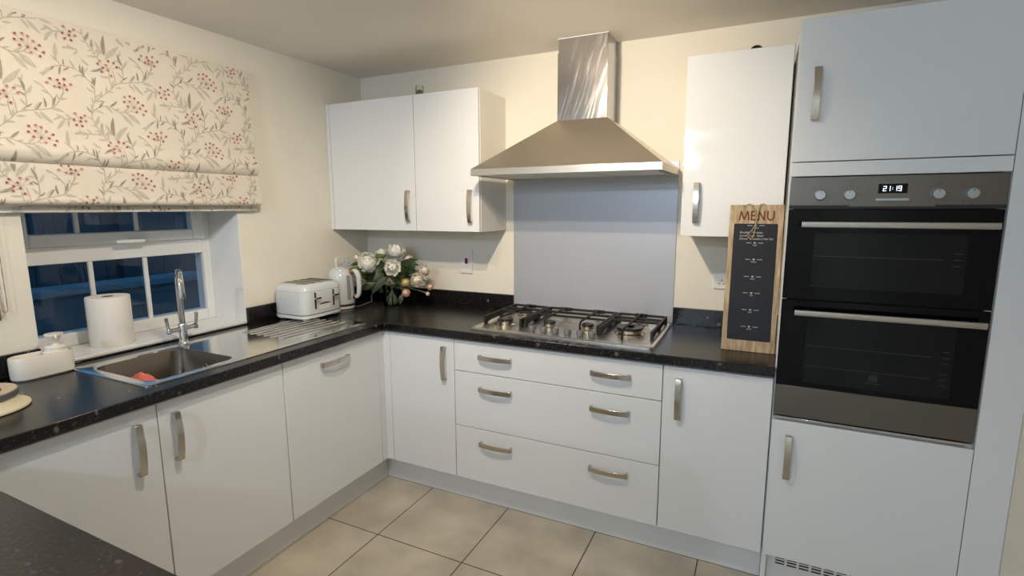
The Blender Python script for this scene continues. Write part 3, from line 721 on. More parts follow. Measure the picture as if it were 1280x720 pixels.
# ------------------------------------------------------------------ roman blind
bl = thing('roman_blind', 'patterned roman blind with berry sprigs over the window', 'blind', (.02, -1.36, 2.16))
YL, YRR = -1.878, -.862
S1 = [(.026, 2.170), (.040, 2.168), (.046, 2.150), (.050, 1.95), (.056, 1.77), (.066, 1.728), (.0725, 1.704), (.072, 1.690), (.065, 1.674), (.052, 1.662), (.038, 1.658)]
S2 = [(.040, 1.672), (.050, 1.652), (.054, 1.61), (.062, 1.55), (.067, 1.533), (.066, 1.522), (.058, 1.515), (.040, 1.512)]
S3 = [(.020, 1.530), (.023, 1.512), (.025, 1.492), (.022, 1.487), (.016, 1.486)]
def resample(P, n):
    # smooth polyline (Catmull-Rom)
    o = []
    for i in range(len(P) - 1):
        p0, p1, p2, p3 = P[max(i - 1, 0)], P[i], P[i + 1], P[min(i + 2, len(P) - 1)]
        for k in range(n):
            t = k / n
            o.append(tuple(.5 * (2 * b + (c_ - a) * t + (2 * a - 5 * b + 4 * c_ - d_) * t * t + (3 * b - a - 3 * c_ + d_) * t ** 3) for a, b, c_, d_ in zip(p0, p1, p2, p3)))
    o.append(P[-1]); return o
bm = BM()
def wav(y, z): return .0022 * math.sin(y * 17 + z * 3) + .0012 * math.sin(y * 41)
SH = []
for P in (S1, S2, S3):
    Q = resample(P, 4); SH.append(Q); NY = 40
    yr = YRR + (.006 if P is not S1 else 0)
    front = [[(x + (wav(YL + (yr - YL) * j / NY, z) if z < 2.1 else 0), YL + (yr - YL) * j / NY + (0 if j < NY else .010 * max(0, min(1, (2.17 - z) / .5)) ), z) for j in range(NY + 1)] for x, z in Q]
    back = [[(x - .0025, y, z) for x, y, z in r] for r in front]
    vs_f = rings(bm, front, False); vs_b = rings(bm, back, False)
    for a, b in zip(vs_f, vs_f[1:]):
        pass
    for fr, bk in ((vs_f, vs_b),):
        n1 = len(fr)
        for i in range(n1 - 1):
            bm.faces.new((fr[i][-1], bk[i][-1], bk[i + 1][-1], fr[i + 1][-1])); bm.faces.new((fr[i][0], fr[i + 1][0], bk[i + 1][0], bk[i][0]))
def fx(z):
    Q = SH[0] if z > 1.660 else (SH[1] if z > 1.5145 else SH[2])
    best = None
    for (xa, za), (xb, zb) in zip(Q, Q[1:]):
        if min(za, zb) <= z <= max(za, zb) and za != zb:
            x = xa + (xb - xa) * (z - za) / (zb - za)
            best = x if best is None else max(best, x)
    return best
def lift(y, z, k=1):
    x = fx(z)
    return None if x is None or not (YL + .002 < y < YRR + .004) or z > 2.160 else (x + (wav(y, z) if z < 2.1 else 0) + .0007 * k, y, z)
def quadstrip(L, R, mi, k=1):
    for a, b, c_, d_ in zip(L, L[1:], R[1:], R):
        for lo_, hi_ in ((1.6595, 1.6605), (1.514, 1.515)):
            if min(a[1], b[1], c_[1], d_[1]) < lo_ and max(a[1], b[1], c_[1], d_[1]) > hi_: break
        else:
            q = [lift(p[0], p[1], k) for p in (a, b, c_, d_)]
            if None in q: continue
            f = bm.faces.new([bm.verts.new(p) for p in q]); f.material_index = mi
def vine(P, w=.0015):
    P = [tuple(p) for p in P]; P = resample(P, 4); L, R = [], []
    for i in range(len(P)):
        a, b = P[max(i - 1, 0)], P[min(i + 1, len(P) - 1)]; dx, dz = b[0] - a[0], b[1] - a[1]; l = math.hypot(dx, dz) or 1
        L.append((P[i][0] - dz / l * w, P[i][1] + dx / l * w)); R.append((P[i][0] + dz / l * w, P[i][1] - dx / l * w))
    quadstrip(L, R, 1)
def leaflet(b, t, mi, wf=.17, bend=.05):
    dx, dz = t[0] - b[0], t[1] - b[1]; l = math.hypot(dx, dz); L, R = [], []
    for i in range(9):
        s = i / 8; w = l * wf * math.sin(PI * s ** .8) ** .9 * .8 + .0003; o = bend * l * math.sin(PI * s)
        cx, cz = b[0] + dx * s - dz / l * o, b[1] + dz * s + dx / l * o
        L.append((cx - dz / l * w, cz + dx / l * w)); R.append((cx + dz / l * w, cz - dx / l * w))
    quadstrip(L, R, mi, 2)
def disc(c_, r, mi, k=3):
    pts = [lift(c_[0] + r * math.cos(a * PI / 4), c_[1] + r * math.sin(a * PI / 4), k) for a in range(8)]
    if None in pts or max(p[2] for p in pts) > 1.66 > min(p[2] for p in pts) or max(p[2] for p in pts) > 1.5145 > min(p[2] for p in pts): return
    f = bm.faces.new([bm.verts.new(p) for p in pts]); f.material_index = mi
# motif traced once (units: tracing pixels around one berry spray), repeated as a half-drop print
K = .319 / 131 / 5.145
SL = -.10
_BR = [Vector(v) for v in ((0.90096093, 0.4338852, -0.0036097), (-0.06287296, 0.13877782, 0.98832571), (-0.42932085, 0.8902159, -0.15231304))]
def onblind(p):
    v = _BR[2] + _BR[0] * ((100 + p[0] / 5.145 - 640) / 651.818) - _BR[1] * ((20 + p[1] / 5.145 - 360) / 651.818)
    t_ = (.055 - 2.3705) / v.x; return (-2.7099 + v.y * t_, 1.4987 + v.z * t_)
_A0 = onblind((345, 590))
def mo(p): q = onblind(p); return (q[0] - _A0[0], q[1] - _A0[1])
VINES = [[(200, 831), (158, 790), (120, 742), (92, 700), (76, 650), (80, 600), (100, 555), (150, 520), (200, 480), (230, 450), (290, 440), (390, 435), (430, 405), (455, 350), (458, 325)],
 [(205, 478), (190, 420), (183, 380)], [(228, 450), (222, 405), (208, 360)], [(268, 438), (277, 400), (270, 330), (255, 290), (238, 252)],
 [(403, 428), (405, 380), (385, 345), (350, 300), (318, 275)], [(97, 558), (95, 500), (88, 455), (58, 425), (32, 392), (22, 335)],
 [(32, 390), (-30, 350), (-115, 327), (-195, 337), (-240, 385)], [(80, 640), (100, 610), (150, 590), (190, 595), (250, 625), (300, 630), (338, 610), (352, 585)],
 [(250, 625), (290, 665), (325, 705)], [(290, 632), (345, 658), (382, 705)], [(-105, 105), (-175, 102), (-230, 70)], [(-175, 102), (-222, 160)],
 [(75, 245), (45, 232), (-15, 222), (-110, 210)], [(-165, 190), (-160, 270), (-142, 305), (-118, 327)], [(465, 345), (440, 385)]]
LEAVES = [((165, 510), (170, 460), 0), ((225, 470), (272, 472), 0), ((100, 560), (165, 560), 0), ((92, 705), (120, 650), 0), ((268, 330), (238, 250), 1), ((275, 345), (303, 297), 0), ((272, 410), (240, 370), 0),
 ((388, 352), (345, 325), 0), ((350, 300), (310, 272), 0), ((370, 430), (360, 370), 1), ((318, 440), (343, 392), 0), ((312, 445), (352, 497), 0), ((340, 447), (408, 522), 0), ((395, 433), (465, 460), 0), ((438, 385), (480, 380), 0),
 ((92, 460), (100, 400), 1), ((92, 502), (38, 467), 0), ((25, 398), (18, 330), 1), ((32, 395), (-12, 388), 0), ((62, 330), (5, 280), 0), ((70, 362), (115, 350), 0),
 ((-195, 337), (-248, 395), 0), ((-130, 330), (-138, 388), 1), ((-105, 325), (-108, 283), 1), ((-32, 350), (-70, 288), 0), ((-5, 383), (-50, 398), 0),
 ((190, 592), (238, 555), 1), ((170, 592), (208, 637), 0), ((98, 612), (158, 637), 0), ((270, 640), (342, 722), 0), ((305, 640), (382, 707), 0),
 ((215, 786), (210, 661), 1), ((222, 806), (305, 721), 0), ((200, 780), (160, 704), 0), ((138, 763), (140, 690), 0), ((222, 812), (268, 768), 0), ((172, 806), (108, 803), 0), ((100, 716), (122, 655), 0),
 ((150, 345), (72, 366), 1), ((185, 408), (122, 392), 0), ((-175, 102), (-240, 62), 0), ((-180, 105), (-232, 165), 0), ((-150, 104), (-152, 160), 0), ((45, 232), (90, 225), 0), ((-15, 222), (-120, 205), 0), ((-15, 225), (-40, 258), 0), ((-160, 280), (-165, 180), 0), ((-145, 300), (-192, 255), 0), ((85, 240), (70, 160), 0), ((90, 250), (130, 215), 0)]
_lr = random.Random(11)
for vi in (0, 3, 5, 6, 7, 10, 12):
    V_ = VINES[vi]
    for a_, b_ in zip(V_, V_[1:]):
        if math.hypot(b_[0] - a_[0], b_[1] - a_[1]) < 34: continue
        an = math.atan2(b_[1] - a_[1], b_[0] - a_[0]) + _lr.choice((-1, 1)) * _lr.uniform(.5, .9); ln = _lr.uniform(36, 58); tt = _lr.uniform(.3, .7)
        p_ = (a_[0] + (b_[0] - a_[0]) * tt, a_[1] + (b_[1] - a_[1]) * tt); LEAVES.append((p_, (p_[0] + ln * math.cos(an), p_[1] + ln * math.sin(an)), _lr.random() < .25))
BERR = {'a': [(283, 530), (318, 527), (282, 562), (316, 560), (345, 540), (305, 592), (343, 600), (370, 565), (400, 585), (382, 605), (360, 628), (418, 622), (403, 645)],
 'd': [(125, 297), (180, 300), (113, 315), (165, 325), (215, 312), (145, 342), (180, 360), (235, 340), (140, 368), (200, 395)],
 'e': [(393, 265), (378, 287), (430, 275), (465, 272), (415, 310), (440, 295), (465, 305), (498, 303), (478, 332), (440, 318)],
 'c': [(-107, 75), (-115, 117), (-67, 107), (-40, 97), (-100, 152), (-70, 132), (-33, 135), (-58, 165)]}
HUB = {'a': (345, 592), 'd': (182, 348), 'e': (455, 322), 'c': (-72, 128)}
rnd = random.Random(3)
for i in range(-2, 4):
    for j in range(-4, 5):
        oy, oz = -1.40 + i * .3215, 1.907 - i * .1485 + j * .3025
        if not (1.2 < oz < 2.5): continue
        T = lambda p: (oy + mo(p)[0], oz + mo(p)[1])
        for v in VINES: vine([T(p) for p in v])
        for b, t_, dk in LEAVES: leaflet(T(b), T(t_), 3 if dk else 2, .115 if dk else .13, rnd.uniform(-.07, .07))
        for g, L in BERR.items():
            for q, p in enumerate(L):
                P0 = T(p); vine([T(HUB[g]), ((P0[0] + T(HUB[g])[0]) / 2, (P0[1] + T(HUB[g])[1]) / 2 - .002), P0], .0006)
                disc(P0, .0062 * .95, 4, 3)
                disc((P0[0] + rnd.uniform(-.001, .001), P0[1] + .0008), .0034 if (q * 7 + i) % 3 else .0022, 5, 4)
obj('patterned_fabric', bm, ['fabric', 'stem', 'leafp', 'leafd', 'berry', 'berryd'], bl, recalc=False)
bm = BM(); box(bm, .002, .026, YL + .004, YRR - .004, 2.125, 2.168); obj('headrail', bm, 'upvc', bl, .002)
bm = BM(); box(bm, .008, .010, YL + .006, YRR - .003, 1.50, 2.125); obj('lining', bm, 'lining', bl)
bm = BM(); tube(bm, [(.020, YL - .004, 1.4905), (.020, YRR + .004, 1.4905)], .0035, 8); obj('bottom_rod', bm, 'upvc', bl)
bm = BM(); P = []
for k in range(40): P.append((.018, -1.8650 - .002, 2.13 - k * (2.13 - 1.160) / 40))
for k in range(9): a = PI * k / 8; P.append((.018, -1.8745 + .0075 * math.cos(a), 1.155 - .0085 * math.sin(a)))
for k in range(40): P.append((.018, -1.8820, 1.160 + (k + 1) * (2.13 - 1.160) / 40))
tube(bm, P, [.0016 if k % 2 else .0010 for k in range(len(P))], 6); obj('cord_chain', bm, 'chain', bl, label='beaded metal pull chain')
bm = BM(); prism(bm, rrect(-1.897, -1.884, 1.118, 1.185, .005), 'x', .0005, .012)
obj('chain_holder', bm, 'knobgrey', bl, .002, label='small grey chain holder on the wall')

# ------------------------------------------------------------------ toaster
ts = thing('toaster', 'pale grey four-slice toaster with rose gold levers beside the kettle', 'toaster', (.14, -.66, ZT))
TX0, TX1, TY0, TY1 = .028, .268, -.802, -.520; tz = zr + .0015
def trr(i, z, r=.05): return [(x, y, z) for x, y in rrect(TX0 + i, TX1 - i, TY0 + i, TY1 - i, max(r - i * .4, .012), 7)]
bm = BM(); rings(bm, [trr(.004, tz + .010), trr(0, tz + .013), trr(-.001, tz + .026), trr(.002, tz + .028)]); obj('base', bm, 'toast', ts)
bm = BM(); rings(bm, [trr(.003, tz + .027), trr(.001, tz + .029), trr(.003, tz + .033)]); obj('base_band', bm, 'copper', ts)
bm = BM(); rings(bm, [trr(.002, tz + .032), trr(.0, tz + .036), trr(.001, tz + .145), trr(.0035, tz + .1475), trr(.0035, tz + .150), trr(.001, tz + .152), trr(.004, tz + .168), trr(.012, tz + .181), trr(.026, tz + .189), trr(.034, tz + .190)]); body = obj('body', bm, 'toast', ts)
bm = BM(); rings(bm, [trr(.033, tz + .1895, .03), trr(.033, tz + .192, .03), trr(.038, tz + .193, .03)]); tpn = obj('top_plate', bm, 'chrome', ts)
bm = BM()
for k in range(4):
    y = TY0 + .065 + k * .0505; box(bm, TX0 + .045, TX1 - .045, y - .014, y + .014, tz + .1925, tz + .1936)
obj('bread_slots', bm, 'black', tpn)
for x in (TX0 + .035, TX1 - .035):
    for y in (TY0 + .035, TY1 - .035):
        bm = BM(); lathe(bm, [(.014, 0), (.020, .004), (.024, .011)], (x, y, tz), 14); obj('foot', bm, 'toast', ts)
for y in (-.728, -.600):
    bm = BM(); box(bm, TX1 - .001, TX1 + .0015, y - .006, y + .006, tz + .058, tz + .146); s = obj('lever_slot', bm, 'copper', ts, .001)
    bm = BM(); box(bm, TX1 + .001, TX1 + .014, y - .003, y + .003, tz + .116, tz + .121)
    prism(bm, rrect(y - .019, y + .019, tz + .113, tz + .122, .004), 'x', TX1 + .013, TX1 + .026); obj('lever', bm, 'chrome', s, .001)
bm = BM(); prism(bm, rrect(-.700, -.628, tz + .052, tz + .078, .006), 'x', TX1 - .001, TX1 + .002); bd = obj('badge_plate', bm, 'toast', ts, .001)
bm = BM(); prism(bm, [(-.703, tz + .078), (-.625, tz + .078), (-.632, tz + .084), (-.664, tz + .0875), (-.696, tz + .084)], 'x', TX1 - .001, TX1 + .003); obj('badge_trim', bm, 'rose', bd)

# ------------------------------------------------------------------ kettle
kc = Vector((.120, -.388, ZT))
kt = thing('kettle', 'white jug kettle with arched handle behind the toaster', 'kettle', kc)
bm = BM(); lathe(bm, [(.072, .0005), (.076, .003), (.076, .012), (.068, .018), (.001, .018)], kc, 32); obj('power_base', bm, 'toast', kt)
bm = BM(); lathe(bm, [(.070, .019), (.076, .022), (.078, .030), (.0765, .11), (.073, .175), (.069, .200), (.060, .222), (.052, .229), (.001, .230)], kc, 36); kb = obj('jug', bm, 'toast', kt)
bm = BM(); lathe(bm, [(.078, .020), (.0795, .023), (.0795, .029), (.078, .031)], kc, 36, cap0=False, cap1=False); obj('base_ring', bm, 'copper', kt)
bm = BM(); lathe(bm, [(.054, .228), (.052, .233), (.040, .238), (.030, .241), (.026, .245), (.001, .246)], kc, 28); obj('lid', bm, 'toast', kt)
hdv = Vector((.93, .36, 0)).normalized()
def kp(r, z): return kc + hdv * r + Vector((0, 0, z))
bm = BM(); tube(bm, [kp(.076, .220), kp(.088, .223), kp(.102, .214), kp(.111, .19), kp(.113, .13), kp(.109, .088), kp(.098, .070), kp(.082, .066)], [.012, .014, .0155, .0155, .0145, .0135, .012, .011], 14); hh = obj('handle', bm, 'toast', kt)
for r, z in ((.072, .214), (.076, .068)):
    bm = BM(); tube(bm, [kp(r - .012, z - .002), kp(r + .012, z + .004)], .015, 14); obj('handle_collar', bm, 'rose', hh)
wv = Vector((.75, -.66, 0)).normalized(); sidev = Vector((wv.y, -wv.x, 0))
bm = BM()
wv2 = Vector((.98, -.18, 0)).normalized()
rs = []
for k in range(7):
    z = .055 + k * .024; row = []
    rad = .0772 if z < .11 else .0772 - (z - .11) * .055
    for a in (-.16, -.08, 0, .08, .16):
        ca, sa = math.cos(a), math.sin(a); dv = Vector((wv2.x * ca - wv2.y * sa, wv2.x * sa + wv2.y * ca, 0)); row.append(kc + dv * (rad + .0012) + Vector((0, 0, z)))
    rs.append(row)
rings(bm, rs, False); obj('water_gauge', bm, 'gauge', kt)
sp = Vector((-.95, .3, 0)).normalized()
bm = BM(); tube(bm, [kc + sp * .060 + Vector((0, 0, .185)), kc + sp * .082 + Vector((0, 0, .212)), kc + sp * .088 + Vector((0, 0, .224))], [.022, .016, .010], 12); obj('spout', bm, 'toast', kt)
bm = BM(); tube(bm, [kc + hdv * .07 + Vector((0, 0, .008)), kc + hdv * .11 + Vector((0, .0, .010)), kc + hdv * .155 + Vector((0, 0, .03)), kc + hdv * .165 + Vector((0, .03, .035)), kc + hdv * .12 + Vector((0, .09, .055)), kc + Vector((.06, .20, .05)), kc + Vector((.0, .30, .16))], .0024, 8); obj('power_cord', bm, 'knobgrey', kt)

# ------------------------------------------------------------------ vase and flowers
VC = Vector((.335, -.185, ZT))
bm = BM()
po = [(.050, .0005), (.052, .004), (.050, .02), (.048, .05), (.052, .09), (.066, .125), (.072, .135)]
pin = [(.0695, .135), (.0635, .124), (.0495, .09), (.0445, .05), (.047, .02), (.045, .010), (.001, .009)]
lathe(bm, po + pin, VC, 32, cap1=True)
tag(obj('glass_vase', bm, 'vase', loc=VC), 'clear flared glass vase in the back corner holding peonies', 'vase')

def petal(bm, c, R, out, up, w, L, cup, mi):
    """one curved petal sheet rooted near c"""
    out = out.normalized(); side = up.cross(out).normalized(); nv = 5; nu = 4; rows = []
    for i in range(nv):
        s = i / (nv - 1); wd = w * (math.sin(PI * (.12 + .80 * s)) ** .7); row = []
        for j in range(nu + 1):
            t = -1 + 2 * j / nu
            p = c + out * (L * math.sin(s * cup) / cup * (1 - .18 * t * t)) + up * (L * (1 - math.cos(s * cup)) / cup + .25 * w * t * t * s) + side * (wd * t)
            p += out * (.06 * L * math.sin(5 * t + 9 * s)) * s
            row.append(p)
        rows.append(row)
    rings(bm, rows, False, mi=mi)
def bloom(c, R, face, seed, tight=1.0, flat=.8):
    r = random.Random(seed); c = Vector(c); face = Vector(face).normalized(); u, w = frame_of(face); bm = BM()
    for ring, (n, tilt, L, wd, cup) in enumerate(((7, .05, 1.0, .50, 1.25), (7, .45, .92, .46, 1.45), (6, .85, .80, .42, 1.7), (5, 1.15, .62, .34, 2.0), (4, 1.35, .45, .26, 2.2))):
        for k in range(n):
            a = 2 * PI * (k + ring * .43 + r.uniform(-.15, .15)) / n; d = u * math.cos(a) + w * math.sin(a)
            tilt_ = tilt * flat
            o = (d * math.cos(tilt_) + face * math.sin(tilt_)).normalized(); up = (face * math.cos(tilt_) - d * math.sin(tilt_)).normalized()
            petal(bm, c + face * (R * .12 * ring - R * .35) + o * (R * .05), R, o, up, R * wd * r.uniform(.9, 1.1), R * L * r.uniform(.9, 1.12), cup * tight * r.uniform(.9, 1.1), 0)
    return bm
def ball_bloom(c, R, face, seed, squash=1.0):
    """a cupped globe of overlapping ruffled petals"""
    r = random.Random(seed); c = Vector(c); face = Vector(face).normalized(); u, w = frame_of(face); bm = BM()
    bmesh.ops.create_icosphere(bm, subdivisions=2, radius=R * .62)
    bmesh.ops.translate(bm, verts=bm.verts, vec=c)
    for ring, (n, lat, k0) in enumerate(((6, -.75, .98), (7, -.35, 1.0), (7, .05, .97), (7, .45, .92), (6, .8, .86), (5, 1.15, .8))):
        for k in range(n):
            a = 2 * PI * (k + ring * .5 + r.uniform(-.2, .2)) / n; d = u * math.cos(a) + w * math.sin(a); la = lat + r.uniform(-.1, .1); kk = k0 * r.uniform(.93, 1.06)
            nr = d * math.cos(la) + face * math.sin(la); up = (face * math.cos(la) - d * math.sin(la)); sd = up.cross(nr); ph = r.uniform(0, 6)
            rows = []
            for i in range(6):
                q_ = i / 5; s = -.55 + 1.15 * q_; row = []
                for j in range(7):
                    t = -1 + 2 * j / 6; ww = .50 * math.sin(PI * (.2 + .62 * q_)); st = s - .16 * t * t * q_
                    q = (nr + up * st + sd * (t * ww)).normalized()
                    row.append(c + q * (R * kk * (.74 + .24 * q_ * q_ + .05 * q_ * math.sin(6 * t + ph) + .05 * (1 - t * t))))
                rows.append(row)
            rings(bm, rows, False)
    for v in bm.verts:
        dz = (v.co - c).dot(face); v.co -= face * dz * (1 - squash)
    return bm
def leaf_sheet(bm, b, t, w, n, mi=0):
    b, t, n = Vector(b), Vector(t), Vector(n).normalized(); d = t - b; L = d.length; s = d.normalized().cross(n).normalized(); nn = s.cross(d.normalized()); rows = []
    for i in range(7):
        q = i / 6; ww = w * (math.sin(PI * q ** .75) ** .9) + .0004; m_ = b + d * q + nn * (L * .12 * math.sin(PI * q))
        rows.append([m_ - s * ww + nn * ww * .25, m_, m_ + s * ww + nn * ww * .25])
    rings(bm, rows, False, mi=mi)
TOCAM = Vector((2.03, -2.5, .3)).normalized()
def stem_pts(c, k):
    a = k * 2.4; b = VC + Vector((.041 * math.cos(a), .041 * math.sin(a), .014)); m_ = VC + Vector((-.010 * math.cos(a), -.010 * math.sin(a), .115)); c = Vector(c)
    return [b, b.lerp(m_, .5), m_, m_.lerp(c, .5) + Vector((0, 0, .012)), c]
def flower(k, label, c, R, m, kind, face, leaves, group='peonies in the glass vase', squash=1.0, lm='leaf'):
    c = Vector(c); face = Vector(face).normalized()
    t = thing('peony' if R > .03 else 'peony_bud', label, 'flower', VC + Vector((0, 0, .014)), group)
    bm = bloom(c, R, face, k) if kind == 'open' else ball_bloom(c, R, face, k, squash)
    obj('bloom', bm, m, t, recalc=False, smooth=60)
    bm = BM(); tube(bm, stem_pts(c - face * R * .6, k), [.0020, .0020, .0022, .0024, .0034], 7); obj('stem', bm, 'gstem', t)
    if kind != 'open':
        bm = BM(); u, w = frame_of(face)
        for q in range(4):
            a = q * PI / 2 + .4; d = u * math.cos(a) + w * math.sin(a); leaf_sheet(bm, c - face * R * .85, c + d * R * 1.0 - face * R * .25, R * .3, d)
        obj('sepals', bm, 'leaf', t, recalc=False)
    if leaves:
        bm = BM()
        for b, e, w in leaves: leaf_sheet(bm, b, e, w, TOCAM + Vector((0, 0, .6)))
        obj('leaves', bm, lm, t, recalc=False, smooth=60)
    return t
_R = [(0.90096093, 0.4338852, -0.0036097), (-0.06287296, 0.13877782, 0.98832571), (-0.42932085, 0.8902159, -0.15231304)]
CAM = Vector((2.3705, -2.7099, 1.4987)); FPX = 651.818
def at(px, py, y):
    v = Vector(_R[2]) + Vector(_R[0]) * ((px - 640) / FPX) - Vector(_R[1]) * ((py - 360) / FPX)
    return CAM + v * ((y - CAM.y) / v.y)
def lv(*L): return [(at(*a), at(*b), w) for a, b, w in L]
flower(1, 'large full white peony at the upper left of the bouquet', at(460, 328, -.27), .063, 'petal', 'ball', (.5, -.75, .45), lv(((462, 342, -.24), (434, 337, -.27), .024), ((458, 346, -.22), (446, 346, -.3), .02), ((466, 330, -.2), (482, 318, -.24), .026)), squash=.85, lm='leafl')
flower(2, 'open white peony facing forward at the bouquet centre', at(491, 334, -.30), .066, 'petal', 'open', (.55, -.8, .15), lv(((486, 345, -.25), (465, 368, -.30), .022), ((480, 342, -.25), (466, 352, -.3), .022), ((492, 350, -.22), (503, 358, -.26), .020)))
flower(3, 'ruffled white peony topmost in the bouquet', at(495, 315, -.19), .070, 'petal', 'open', (.35, -.35, .85), lv(((500, 330, -.17), (524, 332, -.16), .026), ((505, 335, -.18), (523, 345, -.2), .024)))
flower(4, 'round cream pink peony on the right of the bouquet', at(522, 350, -.22), .043, 'petalc', 'ball', (.6, -.75, .2), lv(((512, 340, -.2), (520, 328, -.2), .022), ((508, 345, -.2), (505, 334, -.26), .022)))
flower(5, 'pale pink peony at the far right above the round one', at(531, 338, -.15), .033, 'petalc', 'ball', (.6, -.6, .5), lv(((515, 348, -.16), (533, 352, -.2), .016)))
flower(6, 'small white peony peeking out behind the topmost flower', at(477, 316, -.15), .034, 'petal', 'ball', (.2, -.5, .8), lv(((480, 328, -.18), (470, 345, -.26), .028)))
flower(7, 'small pale peony half hidden behind the upper right leaves', at(510, 324, -.12), .031, 'petalc', 'ball', (.5, -.4, .7), lv(((505, 330, -.14), (523, 325, -.12), .02)))
flower(8, 'yellow peony bud right of the bouquet centre', at(507, 353, -.27), .0245, 'budy', 'ball', (.5, -.8, .3), lv(((501, 354, -.24), (504, 362, -.26), .014)), 'peony buds in the glass vase')
flower(9, 'lowest peach peony bud hanging low on the right of the vase', at(507.5, 366, -.27), .0245, 'bud', 'ball', (.6, -.8, .0), lv(((502, 368, -.24), (500, 381, -.25), .014)), 'peony buds in the glass vase')
flower(10, 'peach peony bud at the far right tip of the bouquet', at(537.5, 358.5, -.17), .021, 'bud', 'ball', (.8, -.5, .2), None, 'peony buds in the glass vase')
flower(11, 'tiny white peony bud drooping at the far right', at(534.5, 367, -.17), .0125, 'petalc', 'ball', (.7, -.5, -.4), None, 'peony buds in the glass vase')
flower(12, 'pink white peony bud at the far upper left above the kettle', at(446, 322, -.26), .022, 'petalc', 'ball', (.2, -.6, .7), lv(((452, 330, -.24), (438, 332, -.26), .014)), 'peony buds in the glass vase')
flower(13, 'peach peony bud tucked just right of the kettle handle', at(449.5, 354, -.29), .021, 'bud', 'ball', (.6, -.8, .1), lv(((470, 356, -.24), (454, 360, -.28), .016)), 'peony buds in the glass vase')
def greens(k, label, L):
    t = thing('leafy_stem', label, 'foliage stem', VC + Vector((0, 0, .014)))
    c = at(*L[0]); bm = BM(); tube(bm, stem_pts(c, k), .0028, 7); obj('stem', bm, 'gstem', t)
    bm = BM()
    for b, e, w in lv(*L[1]): leaf_sheet(bm, b, e, w, TOCAM + Vector((0, 0, .5)))
    obj('leaves', bm, 'leaf', t, recalc=False, smooth=60)
greens(21, 'dark leafy stem filling the left of the bouquet behind the kettle', ((455, 345, -.2), [((470, 352, -.18), (447, 340, -.2), .03), ((472, 355, -.18), (452, 362, -.2), .028), ((474, 352, -.18), (462, 338, -.16), .03), ((474, 356, -.2), (464, 364, -.24), .02), ((480, 345, -.17), (476, 325, -.17), .028), ((478, 350, -.14), (466, 345, -.12), .03), ((482, 352, -.14), (478, 340, -.12), .03), ((478, 358, -.16), (456, 352, -.16), .026), ((484, 358, -.18), (474, 366, -.2), .02)]))
greens(22, 'dark leafy stem filling the right of the bouquet by the cream peony', ((515, 340, -.14), [((498, 352, -.16), (512, 332, -.16), .03), ((500, 355, -.16), (518, 346, -.16), .028), ((495, 352, -.2), (506, 345, -.22), .028), ((498, 358, -.2), (512, 364, -.22), .022), ((503, 345, -.12), (520, 338, -.12), .026), ((490, 350, -.13), (496, 336, -.11), .03), ((494, 356, -.15), (512, 352, -.13), .03), ((492, 358, -.18), (506, 362, -.2), .02), ((500, 340, -.1), (510, 322, -.1), .026)]))

# ------------------------------------------------------------------ sockets and switches
def plate(nm, label, cat, axis, a0, a1, z0, z1):
    t = thing(nm, label, cat, ((a0 + a1) / 2, 0, (z0 + z1) / 2) if axis == 'y' else (0, (a0 + a1) / 2, (z0 + z1) / 2))
    bm = BM()
    if axis == 'y': prism(bm, rrect(a0, a1, z0, z1, .005, 3), 'y', -.0005, -.0095)
    else: prism(bm, rrect(a0, a1, z0, z1, .005, 3), 'x', .0005, .0095)
    obj('faceplate', bm, 'socket', t, .0015); return t
def dbl_socket(label, axis, a0, a1, z0, z1):
    t = plate('double_socket', label, 'socket', axis, a0, a1, z0, z1); w = a1 - a0; bm = BM(); br = []
    for q in (.26, .74):
        m_ = a0 + w * q
        for dx, dz, hw, hh_ in ((0, -.010, .002, .0045), (-.011, -.026, .004, .002), (.011, -.026, .004, .002)):
            zc_ = (z0 + z1) / 2 + dz + .008
            if axis == 'y': box(bm, m_ + dx - hw, m_ + dx + hw, -.0103, -.0094, zc_ - hh_, zc_ + hh_)
            else: box(bm, .0094, .0103, m_ + dx - hw, m_ + dx + hw, zc_ - hh_, zc_ + hh_)
    obj('pin_holes', bm, 'dark', t)
    for q in (.40, .60):
        m_ = a0 + w * q; bm = BM(); zc_ = z1 - .024
        if axis == 'y': box(bm, m_ - .006, m_ + .006, -.0125, -.009, zc_ - .010, zc_ + .010)
        else: box(bm, .009, .0125, m_ - .006, m_ + .006, zc_ - .010, zc_ + .010)
        obj('rocker', bm, 'socket', t, .001)
dbl_socket('white double socket on the hob wall partly hidden by the menu board', 'y', 2.161, 2.307, 1.104, 1.190)
dbl_socket('white double socket on the back wall right behind the bouquet', 'y', .338, .484, 1.1, 1.186)
dbl_socket('white double socket on the window wall above the kettle', 'x', -.300, -.154, 1.112, 1.198)
t = plate('cooker_switch', 'tall white cooker switch plate with a red rocker', 'switch', 'y', .7225, .8045, 1.108, 1.2485)
bm = BM(); box(bm, .7545, .7725, -.0135, -.009, 1.166, 1.199); obj('rocker', bm, 'red', t, .0015, label='dark red rocker')

